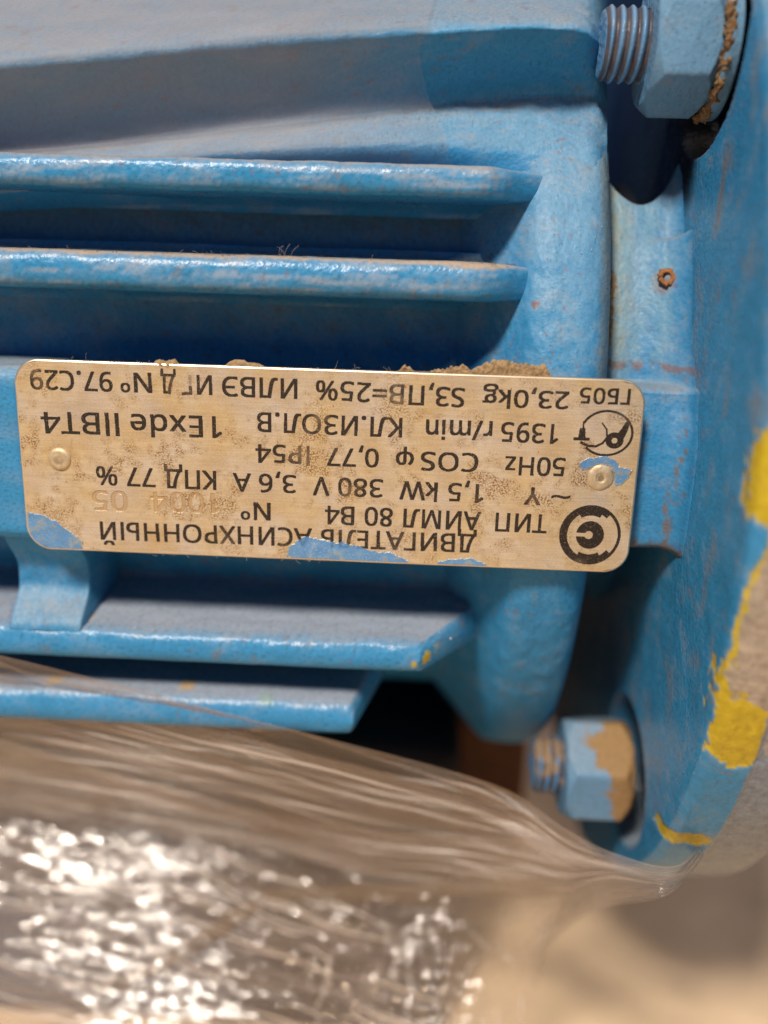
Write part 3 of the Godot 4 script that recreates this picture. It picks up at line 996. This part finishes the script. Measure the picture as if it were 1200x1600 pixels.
	var rim := func(u: float, v: float) -> Vector3:
		# walk round the outline; u runs from the face over a small bevel to the back
		var c4 := int(v * 4.0) % 4
		var t := fmod(v * 4.0, 1.0)
		var p := Vector2.ZERO
		var sx: float = [1.0, -1.0, -1.0, 1.0][c4]
		var sy: float = [1.0, 1.0, -1.0, -1.0][c4]
		var a0: float = [0.0, 90.0, 180.0, 270.0][c4]
		var out := Vector2.RIGHT
		if t < 0.5:
			var a := deg_to_rad(a0 + 90.0 * t / 0.5)
			out = Vector2(cos(a), sin(a))
			p = Vector2(sx * (half_w - rc), sy * (half_h - rc)) + out * rc
		else:
			var e := (t - 0.5) / 0.5
			var nx: float = [-1.0, -1.0, 1.0, 1.0][c4]
			var ny: float = [1.0, -1.0, -1.0, 1.0][c4]
			var a := deg_to_rad(a0 + 90.0)
			out = Vector2(cos(a), sin(a))
			p = Vector2(sx * (half_w - rc), sy * (half_h - rc)).lerp(Vector2(nx * (half_w - rc), ny * (half_h - rc)), e) + out * rc
		var z: float = plate_z.call(p.x, p.y)
		var steps := [[0.0, 0.0], [0.17, -0.05], [0.28, -0.20], [0.28, -0.66], [-1.0, -0.62]]
		var st: Array = steps[roundi(u * 4.0)]
		p += out * st[0]
		return Vector3(p.x, p.y, z + st[1])
	grid(4, 320, rim, Vector3(0, 0, -3), white, true, plate_mesh)
	plate_mesh.surface_set_material(1, edge_m)
	var plate := put("nameplate", plate_mesh, null, motor)
	tag(plate, "tan metal nameplate printed with black lettering, flakes of blue paint along its edges")

	# rivets
	for k in 2:
		var at: Vector2 = [Vector2(40.03, 0.08), Vector2(-39.52, -0.25)][k]
		var rad: float = [2.05, 1.75][k]
		var flat: float = [0.9, 1.35][k]
		var rf := func(u: float, v: float) -> Vector3:
			var a := v * TAU
			var r := u * rad
			var h := 0.62 * sqrt(maxf(1.0 - pow(maxf(r - flat * 0.6, 0.0) / (rad - flat * 0.6), 2.2), 0.0))
			h -= 0.16 * smoothstep(flat, flat * 0.55, r) if k == 0 else 0.05 * smoothstep(flat, flat * 0.6, r)
			h += 0.05 * rough.get_noise_3d(cos(a) * r * 0.9, sin(a) * r * 0.9, k * 7.0)
			return Vector3(at.x + cos(a) * r, at.y + sin(a) * r, h - 0.42)
		var rt := func(p: Vector3, _n: Vector3, u: float, _v: float) -> Color:
			var e := Vector3(0.52, 0.42, 0.28)
			var b := rough.get_noise_3d(p.x * 0.9, p.y * 0.9, 3.0)
			e = e.lerp(Vector3(0.20, 0.15, 0.09), 0.75 * smoothstep(flat * 0.62, flat * 0.42, u * rad + 0.15 * b) * (1.0 if k == 0 else 0.45))
			return col(e * (1.0 + 0.3 * b))
		var o := put("rivet", grid(26, 48, rf, Vector3(at.x, at.y, -4), rt, true), mats.steel, plate)
		tag(o, "domed rivet ringed by flaked blue paint" if k == 0 else "flat worn rivet on the plain end of the plate")


func noise_bytes(freq: float, octaves: int, seed_: int) -> PackedByteArray:
	var n := FastNoiseLite.new()
	n.noise_type = FastNoiseLite.TYPE_SIMPLEX_SMOOTH
	n.frequency = freq
	n.fractal_octaves = octaves
	n.seed = seed_
	return n.get_image(PW, PH, false, false, true).get_data()


func noise_bytes_stretched(fy: float, fx: float) -> PackedByteArray:
	var n := FastNoiseLite.new()
	n.noise_type = FastNoiseLite.TYPE_VALUE
	n.frequency = fy
	n.fractal_type = FastNoiseLite.FRACTAL_NONE
	n.seed = 77
	var w := int(PW * fx / fy) + 2
	var im := n.get_image(w, PH, false, false, true)
	im.resize(PW, PH, Image.INTERPOLATE_BILINEAR)
	return im.get_data()


# ------------------------------------------------------------------ dirt on the motor

func lump_strip(pts: Array, w: float, hmax: float, seed_: float) -> ArrayMesh:
	# a crust of dried dirt: v runs across it, its outer lip torn
	var f := func(u: float, v: float) -> Vector3:
		var c := cat(pts, u)
		var t := (cat(pts, minf(u + 0.01, 1.0)) - cat(pts, maxf(u - 0.01, 0.0))).normalized()
		var side := Vector3(0, 0, 1).cross(t).normalized()
		var k := clampf(0.46 + 1.2 * soft.get_noise_2d(c.x * 0.10 + c.y * 0.1, seed_) + 0.55 * rough.get_noise_2d(c.x * 0.5 + c.y * 0.3, seed_ + 4.0), 0.03, 1.3)
		k *= smoothstep(0.0, 0.06, u) * smoothstep(1.0, 0.94, u)
		var out := k * w * sin(v * PI * 0.5)
		var up := 0.35 * hmax * sin(v * PI) * minf(k * 2.0, 1.0) * (1.0 + 0.8 * rough.get_noise_3d(c.x * 1.3, out * 2.0, c.y * 1.3)) - v * 0.5
		return c + side * (out - 0.35) + Vector3(0, 0, up + 0.2 * rough.get_noise_3d(c.x * 0.7, v * 2.0, seed_ + c.y))
	var mid: Vector3 = (pts[0] + pts[-1]) * 0.5
	var tint := func(p: Vector3, _n: Vector3, _u: float, _v: float) -> Color:
		var b := rough.get_noise_3d(p.x * 1.4, p.y * 1.4, p.z * 1.4)
		return col(Vector3(0.25, 0.17, 0.09) * (1.0 + 0.7 * b))
	return grid(260, 14, f, mid - Vector3(0, 0, 5.0), tint)


func fibre(st: SurfaceTool, a: Vector3, d: Vector3, length: float, r: float) -> void:
	var p := a
	var dir := d.normalized()
	var bend := Vector3(rng.randf_range(-1, 1), rng.randf_range(-1, 1), rng.randf_range(-1, 1))
	var steps := 7
	for k in steps:
		var q := p + dir * length / steps
		var s := dir.cross(Vector3(0.3, 0.5, 0.8)).normalized()
		var t := dir.cross(s)
		for e in 3:
			var a0 := TAU * e / 3.0
			var a1 := TAU * (e + 1) / 3.0
			var o0 := (s * cos(a0) + t * sin(a0)) * r
			var o1 := (s * cos(a1) + t * sin(a1)) * r
			for v in [p + o0, p + o1, q + o0, q + o0, p + o1, q + o1]:
				st.add_vertex(v * MM)
		p = q
		dir = (dir + bend * 0.28).normalized()


func build_dirt(motor: Node3D) -> void:
	var strips := [
		[[Vector3(-27.0, 14.1, -0.1), Vector3(-17.0, 14.1, -0.15), Vector3(-5.0, 14.1, -0.2), Vector3(5.0, 14.1, -0.2), Vector3(15.0, 14.1, -0.2), Vector3(24.0, 14.1, -0.2), Vector3(32.0, 14.0, -0.2)], 1.15, 0.7, 3.0],
		[[Vector3(32.0, 14.0, -0.2), Vector3(22.0, 14.1, -0.2), Vector3(10.0, 14.1, -0.2)], -1.6, 0.6, 11.0],
		[[Vector3(-43.0, 14.1, -0.2), Vector3(-36.0, 14.1, -0.2), Vector3(-26.0, 14.1, -0.2), Vector3(-16.0, 14.1, -0.2)], 0.5, 0.5, 8.0],
		[[Vector3(-44.9, -9.0, -0.3), Vector3(-44.9, -3.0, -0.3), Vector3(-44.9, 4.0, -0.3), Vector3(-44.9, 11.0, -0.3)], 0.9, 0.9, 14.0],
		[[Vector3(12.0, -14.1, -0.3), Vector3(4.0, -14.1, -0.3), Vector3(-5.0, -14.1, -0.3)], 0.7, 0.9, 21.0],
		[[Vector3(41.6, 42.0, -25.2), Vector3(41.7, 34.0, -19.6), Vector3(41.7, 24.0, -14.8), Vector3(41.7, 14.5, -11.9)], 1.5, 0.7, 33.0],
	]
	for s in strips:
		var o := put("dirt_crust", lump_strip(s[0], s[1], s[2], s[3]), mats.dirt, motor)
		tag(o, "", "", "", "stuff")
	# brown dirt packed between the upper nut and its washer
	var f := func(u: float, v: float) -> Vector3:
		var a := lerpf(-1.9, 0.5, u)
		var r := 9.3 + 1.0 * rough.get_noise_2d(u * 9.0, v * 2.0)
		var b := TAU * v
		var w := 0.62 + 0.45 * rough.get_noise_2d(u * 22.0 + 20.0, v * 5.0)
		return Vector3(53.2 + cos(b) * w * 1.1, 60.4 + sin(a) * (r + sin(b) * w), -17.5 + cos(a) * (r + sin(b) * w))
	var dt := func(p: Vector3, _n: Vector3, _u: float, _v: float) -> Color:
		return col(Vector3(0.17, 0.10, 0.045) * (1.0 + 0.8 * rough.get_noise_3d(p.x * 1.5, p.y * 1.5, p.z * 1.5)))
	tag(put("dirt_crust", grid(140, 20, f, Vector3(53.2, 60.4, -8.0), dt, true), mats.dirt, motor), "", "", "", "stuff")
	# small rusty ring stuck to the recess
	var ring := func(u: float, v: float) -> Vector3:
		var a := TAU * u
		var b := TAU * v
		var k := rough.get_noise_2d(cos(a) * 2.0, sin(a) * 2.0)
		var w := 0.42 + 0.2 * k
		var r := 1.05 + 0.2 * k + cos(b) * w
		return Vector3(49.9 + cos(a) * r * 0.9, 28.2 + sin(a) * r * 0.91, -14.3 - sin(a) * r * 0.45 + sin(b) * w)
	var ringt := func(p: Vector3, _n: Vector3, _u: float, _v: float) -> Color:
		return col(Vector3(0.24, 0.10, 0.035) * (1.0 + 0.7 * rough.get_noise_3d(p.x * 2.0, p.y * 2.0, p.z)))
	tag(put("rust_ring", grid(48, 14, ring, Vector3(49.9, 28.2, -14.4), ringt, true), mats.dirt, motor), "small rusty brown ring stuck in the pale recess beside the end shield")
	# lint caught on edges
	var st := SurfaceTool.new()
	st.begin(Mesh.PRIMITIVE_TRIANGLES)
	for k in 16:
		var x := rng.randf_range(-44.0, 34.0)
		fibre(st, Vector3(x, 14.2, -0.3), Vector3(rng.randf_range(-1, 1), 1.0, rng.randf_range(-0.3, 0.5)), rng.randf_range(0.6, 1.8), 0.016)
	for k in 16:
		fibre(st, Vector3(rng.randf_range(-36.0, 18.0), -14.2, -0.3), Vector3(rng.randf_range(-1, 1), -0.8, rng.randf_range(-0.2, 0.4)), rng.randf_range(0.5, 1.4), 0.016)
	for k in 5:
		fibre(st, Vector3(-6.4 + rng.randf_range(-0.8, 0.8), 29.6, -3.4), Vector3(rng.randf_range(-0.7, 0.7), 1.0, 0.3), rng.randf_range(1.2, 2.8), 0.018)
	for k in 14:
		fibre(st, Vector3(rng.randf_range(-44.0, 20.0), 29.5, -3.6), Vector3(rng.randf_range(-1, 1), 0.6, 0.3), rng.randf_range(0.5, 1.2), 0.016)
	st.generate_normals()
	tag(put("lint", st.commit(), plain("lint", Vector3(0.45, 0.40, 0.33), 0.9), motor), "", "", "", "stuff")


# ------------------------------------------------------------------ what stands under and behind the motor

func build_supports() -> void:
	var dark := func(p: Vector3, _n: Vector3, _u: float, _v: float) -> Color:
		return col(Vector3(0.050, 0.066, 0.100).lerp(Vector3(0.014, 0.013, 0.014), smoothstep(-34.0, -16.0, p.x + 8.0 * soft.get_noise_2d(p.y * 0.05, 3.0))) * (1.0 + 0.6 * rough.get_noise_3d(p.x * 0.1, p.y * 0.1, p.z * 0.1)))
	var a := put("added_dark_block", rounded_box(Vector3(-160, -141.9, -150), Vector3(25, -67.0, -37.5), 4.0, dark, 16), mats.dirt, self)  # added block, its dark colour stands in for shade behind the film
	tag(a, "long dark block added under the motor to darken the depth behind the stretch film", "block")
	var b := put("timber_block", rounded_box(Vector3(28, -141.9, -170), Vector3(48, -60, -100), 2.0, func(_p, _n, _u, _v): return Color.WHITE, 12), mats.timber, self)
	tag(b, "brown timber block behind the lower nut", "block")


# ------------------------------------------------------------------ stretch film

var film_rows := []


func film_point(u: float, v: float) -> Vector3:
	var a := cat(film_rows[0], u)
	var b := cat(film_rows[1], u)
	var c := cat(film_rows[2], u)
	if v < 0.45:
		var t := v / 0.45
		return a.lerp(b, t) + Vector3(0, 0.6, 2.2) * sin(PI * t) * (1.0 - u)
	return b.lerp(c, (v - 0.45) / 0.55)


func crumple(u: float, v: float, s: float) -> float:
	# long wrinkles that run with the pull of the film, breaking into small facets lower down on the left
	var w := 0.0
	w += 1.3 * (0.5 - absf(rough.get_noise_3d(u * 2.2, v * 9.0, s)))
	w += 0.45 * (0.5 - absf(soft.get_noise_3d(u * 5.0, v * 26.0 + u * 4.0, s + 5.0)))
	w += 0.10 * soft.get_noise_3d(u * 7.0, v * 70.0 + u * 6.0, s + 9.0)
	var facets := smoothstep(0.20, 0.46, v + 0.10 * soft.get_noise_2d(u * 5.0, v * 3.0 + s)) * smoothstep(0.60, 0.30, u)
	w += facets * (0.60 + 0.12 * fposmod(s, 5.0)) * (0.5 - absf(soft.get_noise_3d(u * 3.4 + v * 2.0, v * 30.0 - u * 13.0, s + 20.0)))
	w += facets * 1.7 * soft.get_noise_3d(u * 8.0, v * 7.0 - u * 3.0, s * 0.3 + 70.0)
	w += facets * 0.10 * soft.get_noise_3d(u * 16.0 + v * 6.0, v * 46.0 - u * 18.0, s + 25.0)
	w += facets * 0.065 * soft.get_noise_3d(u * 75.0, v * 55.0, s + 30.0)
	# short slanting creases further right
	var fan := smoothstep(0.50, 0.64, v) * smoothstep(0.22, 0.44, u) * smoothstep(0.9, 0.7, u)
	w += fan * 0.75 * (0.5 - absf(soft.get_noise_3d(u * 34.0 + v * 14.0, v * 6.0 - u * 9.0, s + 50.0)))
	w += fan * 0.28 * soft.get_noise_3d(u * 60.0 + v * 22.0, v * 16.0 - u * 20.0, s + 55.0)
	return w * lerpf(1.0, 0.75, u)


func build_film() -> void:
	film_rows = [
[Vector3(-58.0, -31.7, -1.5), Vector3(-41.7, -35.3, -1.5), Vector3(-26.4, -38.8, -1.5), Vector3(-11.0, -42.8, -2.0), Vector3(5.6, -47.2, -3.0), Vector3(20.6, -52.1, -5.0), Vector3(31.4, -55.7, -5.0), Vector3(39.7, -59.1, -1.0), Vector3(46.8, -59.2, 5.0), Vector3(55.3, -57.0, 10.0), Vector3(66.0, -60.5, -8.0)],
		[Vector3(-79.6, -86.2, -34.7), Vector3(-57.6, -86.3, -34.3), Vector3(-37.1, -87.6, -33.6), Vector3(-16.8, -89.6, -32.6), Vector3(4.8, -92.2, -30.5), Vector3(23.1, -91.5, -28.2), Vector3(35.0, -86.4, -20.7), Vector3(41.4, -77.6, -9.9), Vector3(45.4, -63.6, 4.0), Vector3(54.5, -58.9, 10.0), Vector3(66.0, -62.0, -8.0)],
		[Vector3(-69.4, -126.8, -5.5), Vector3(-42.6, -123.4, -4.3), Vector3(-18.0, -120.9, -3.7), Vector3(5.8, -122.0, -6.2), Vector3(24.3, -125.8, -10.9), Vector3(35.9, -125.0, -16.8), Vector3(40.1, -113.3, -21.3), Vector3(41.8, -94.9, -16.3), Vector3(45.2, -70.5, 3.0), Vector3(53.8, -61.1, 10.0), Vector3(66.0, -63.5, -8.0)],
	]
	var film := thing("stretch_film", "crumpled clear stretch film, dusty and glittering, pulled under the motor", "plastic film")
	for k in 3:
		var v0: float = [0.0, 0.05, 0.16][k]
		var lift: float = [0.0, 1.4, 2.6][k]
		var seed_ := 3.0 + 17.0 * k
		var f := func(u: float, v: float) -> Vector3:
			var vv := lerpf(v0, 1.0, v)
			if k == 2:
				vv = lerpf(v0 + 0.10 * sin(u * 5.0) , 1.0, v)
			var p := film_point(u, vv)
			var soft_edge := smoothstep(0.0, 0.05, v)
			return p + Vector3(0, 0.35, 0.94) * (lift + 0.9 * crumple(u, vv, seed_) * lerpf(0.35, 1.0, soft_edge))
		var clear := func(_p: Vector3, _n: Vector3, _u: float, _v: float) -> Color:
			return Color.WHITE
		put("film_sheet", grid(400, 300, f, Vector3(0, -60, -90), clear), mats.film, film)
		var g := func(u: float, v: float) -> Vector3:
			return f.call(u, v) + Vector3(0, 0.05, 0.15)
		var haze := func(_p: Vector3, _n: Vector3, u: float, v: float) -> Color:
			var vv := lerpf(v0, 1.0, v)
			var s := rough.get_noise_3d(u * 2.4, vv * 34.0 - u * 7.0, seed_ + 40.0)
			var t := rough.get_noise_3d(u * 6.0, vv * 11.0, seed_ + 60.0)
			var s2 := soft.get_noise_3d(u * 3.0, vv * 70.0 - u * 16.0, seed_ + 80.0)
			var w := lerpf(0.20, 0.15, smoothstep(0.22, 0.45, vv)) + 0.80 * smoothstep(0.04, 0.34, s) + 0.22 * t + 0.55 * smoothstep(0.40, 0.75, s2)
			w += 0.35 * smoothstep(0.012, 0.0, v) * (1.0 if k < 2 else 0.3)
			# clearer window low in the middle
			w *= 1.0 - 0.75 * smoothstep(0.20, 0.08, absf(u - 0.52)) * smoothstep(0.48, 0.60, vv)
			w *= 1.0 - 0.68 * smoothstep(0.30, 0.5, vv)
			w *= 1.0 - 0.5 * smoothstep(0.74, 0.95, u)
			w = clampf(w, 0.02, 0.95) * (0.50 if k == 0 else 0.26)
			var c := Vector3(0.46, 0.345, 0.275).lerp(Vector3(0.40, 0.35, 0.34), smoothstep(-0.3, 0.4, t))
			c = c.lerp(Vector3(0.44, 0.30, 0.13), 0.6 * smoothstep(0.25, 0.5, rough.get_noise_3d(u * 9.0, vv * 16.0, 91.0)))
			return col(c, w)
		tag(put("dusty_streaks", grid(320, 260, g, Vector3(0, -60, -90), haze), mats.milky, film), "", "", "", "stuff")
	# narrow creases that stand up from the sheet: long ones along the pull, short slanting ones at the middle
	var cs := SurfaceTool.new()
	cs.begin(Mesh.PRIMITIVE_TRIANGLES)
	for k in 330:
		var zone := rng.randf()
		var u0 := rng.randf_range(-0.02, 0.66)
		var v0 := rng.randf_range(0.01, 0.46)
		var du := rng.randf_range(0.06, 0.30)
		var dv := rng.randf_range(-0.02, 0.05)
		var w := rng.randf_range(0.10, 0.42)
		var al := rng.randf_range(0.10, 0.5)
		if zone > 0.70:     # lower left
			u0 = rng.randf_range(-0.02, 0.34)
			v0 = rng.randf_range(0.42, 0.95)
			du = rng.randf_range(0.03, 0.14)
			dv = du * rng.randf_range(0.25, 0.75)
			al = rng.randf_range(0.25, 0.85)
		elif zone > 0.45:   # the fan of short creases
			u0 = rng.randf_range(0.28, 0.66)
			v0 = rng.randf_range(0.52, 0.98)
			du = rng.randf_range(0.01, 0.05)
			dv = -rng.randf_range(0.03, 0.14) * (1.0 if rng.randf() < 0.75 else -1.0)
			w = rng.randf_range(0.15, 0.5)
		var lift := rng.randf_range(2.8, 4.2)
		var tone := Vector3(0.50, 0.40, 0.32).lerp(Vector3(0.55, 0.50, 0.46), rng.randf())
		var last := []
		for n in 15:
			var t := n / 14.0
			var uu := clampf(u0 + du * t, 0.0, 1.0)
			var vv := clampf(v0 + dv * t + 0.006 * sin(t * 7.0 + k), 0.0, 1.0)
			var c := film_point(uu, vv) + Vector3(0, 0.35, 0.94) * (lift + 0.5 * rough.get_noise_2d(uu * 14.0, k))
			var ahead := film_point(clampf(uu + 0.01 * signf(du), 0.0, 1.0), clampf(vv + 0.01 * dv / maxf(absf(du), 0.01), 0.0, 1.0)) - film_point(uu, vv)
			var side := ahead.cross(Vector3(0, 0.5, 0.87)).normalized()
			var fade := sin(PI * clampf(t, 0.0, 1.0))
			var ring := []
			for q in 4:
				var b := (q / 3.0 - 0.5) * 2.0
				var p := c + side * b * w * (0.4 + 0.6 * fade) + Vector3(0, 0.5, 0.87) * 0.35 * w * (1.0 - b * b)
				ring.append([p * MM, col(tone, al * fade * (1.0 - 0.7 * smoothstep(0.70, 0.92, uu)) * (1.0 if absf(b) < 0.5 else 0.25))])
			if n > 0:
				for q in 3:
					for e in [last[q], ring[q], last[q + 1], last[q + 1], ring[q], ring[q + 1]]:
						cs.set_color(e[1])
						cs.add_vertex(e[0])
			last = ring
	cs.generate_normals()
	tag(put("film_creases", cs.commit(), mats.crease, film), "", "", "", "stuff")
	# one thick rolled fold crosses the sheet
	var path := [Vector3(42.8, -70.3, -1.6), Vector3(34.0, -81.5, -13.7), Vector3(22.8, -89.0, -21.6), Vector3(5.1, -94.0, -25.8), Vector3(-11.6, -95.2, -24.9), Vector3(-19.7, -97.4, -19.9), Vector3(-28.8, -101.5, -15.2), Vector3(-38.9, -104.8, -10.8), Vector3(-54.6, -108.2, -9.3)]
	var ff := func(u: float, v: float) -> Vector3:
		var c := cat(path, u)
		var t := (cat(path, minf(u + 0.01, 1.0)) - cat(path, maxf(u - 0.01, 0.0))).normalized()
		var side := t.cross(Vector3(0, 0.5, 0.87)).normalized()
		var w := 1.8 + 1.2 * rough.get_noise_2d(u * 4.0, 3.0)
		var b := (v - 0.5) * 2.0
		return c + side * w * b + Vector3(0, 0.5, 0.87) * (1.2 * sqrt(maxf(1.0 - b * b, 0.0)) + 0.5 * rough.get_noise_2d(u * 20.0, v * 6.0))
	var ft := func(_p: Vector3, _n: Vector3, u: float, v: float) -> Color:
		var b := absf(v - 0.5) * 2.0
		return col(Vector3(0.20, 0.14, 0.085), clampf(0.42 + 0.3 * rough.get_noise_2d(u * 9.0, v * 5.0 + 9.0), 0.05, 0.7) * smoothstep(1.0, 0.6, b) * smoothstep(0.0, 0.08, u) * smoothstep(1.0, 0.85, u))
	put("film_fold", grid(160, 24, ff, Vector3(0, -70, -90), ft), mats.matte_film, film)
	# a second piece lies over the terminal box base
	var top := thing("film_strip", "smooth grey see-through strip of film over the top of the motor", "plastic film")
	var tf := func(u: float, v: float) -> Vector3:
		var uu := u * lerpf(0.532, 0.565, absf(v - 0.45) * 1.6)
		var p := base_point(uu, lerpf(0.02, 0.93, v))
		return p + Vector3(0, 0.5, 1.5 + 0.4 * rough.get_noise_2d(uu * 6.0, v * 4.0))
	var tt := func(_p: Vector3, _n: Vector3, u: float, v: float) -> Color:
		var s := rough.get_noise_2d(u * 4.0, v * 9.0)
		return col(Vector3(0.36, 0.35, 0.38), clampf(0.36 + 0.10 * s, 0.0, 0.8) * lerpf(0.35, 1.0, smoothstep(1.0, 0.72, u)))
	put("film_sheet", grid(90, 70, tf, Vector3(-10, 50, -60), tt), mats.matte_film, top)


# ------------------------------------------------------------------ loose grit

func build_grit() -> void:
	var motor := get_node("electric_motor")
	var lump := SphereMesh.new()
	lump.radius = 1.0
	lump.height = 1.5
	lump.radial_segments = 7
	lump.rings = 4
	var places := []
	for k in 240:   # on the wide top of the fin below the plate
		var x := rng.randf_range(-48.0, 20.0)
		var z := rng.randf_range(-13.0, -2.0)
		places.append([Vector3(x, -26.9 - 0.1 * (z + 13.0), z), rng.randf_range(0.05, 0.16), 0])
	for k in 160:   # on the upper fins
		places.append([Vector3(rng.randf_range(-46.0, 26.0), 29.5, rng.randf_range(-5.0, -3.0)), rng.randf_range(0.05, 0.14), 1])
	for k in 45:   # on the end shield
		var a := rng.randf_range(-0.05, 0.62)
		var x := rng.randf_range(28.0, 39.5)
		places.append([Vector3(x, sin(a) * 76.2, AXIS_Z + cos(a) * 76.2), rng.randf_range(0.05, 0.10), rng.randi() % 2])
	for k in 60:
		places.append([Vector3(rng.randf_range(-44.0, 44.0), rng.randf_range(-13.5, 13.5), 0.05), rng.randf_range(0.04, 0.09), 1])
	places.append([Vector3(-9.5, -26.6, -13.0), 0.42, 2])
	places.append([Vector3(-36.0, -26.6, -13.5), 0.34, 2])
	var mm := MultiMesh.new()
	mm.transform_format = MultiMesh.TRANSFORM_3D
	mm.use_colors = true
	mm.mesh = lump
	mm.instance_count = places.size()
	for k in places.size():
		var p: Array = places[k]
		var b := Basis.from_euler(Vector3(rng.randf() * 6.0, rng.randf() * 6.0, rng.randf() * 6.0)).scaled(Vector3.ONE * p[1] * MM)
		mm.set_instance_transform(k, Transform3D(b, p[0] * MM))
		var c: Vector3 = [Vector3(0.55, 0.50, 0.46), Vector3(0.16, 0.09, 0.05), Vector3(0.75, 0.68, 0.55)][p[2]]
		mm.set_instance_color(k, col(c))
	var o := MultiMeshInstance3D.new()
	o.name = "grit"
	o.multimesh = mm
	var m := plain("grit", Vector3.ONE, 0.9)
	m.vertex_color_use_as_albedo = true
	o.material_override = m
	motor.add_child(o, true)
	tag(o, "", "", "", "stuff")
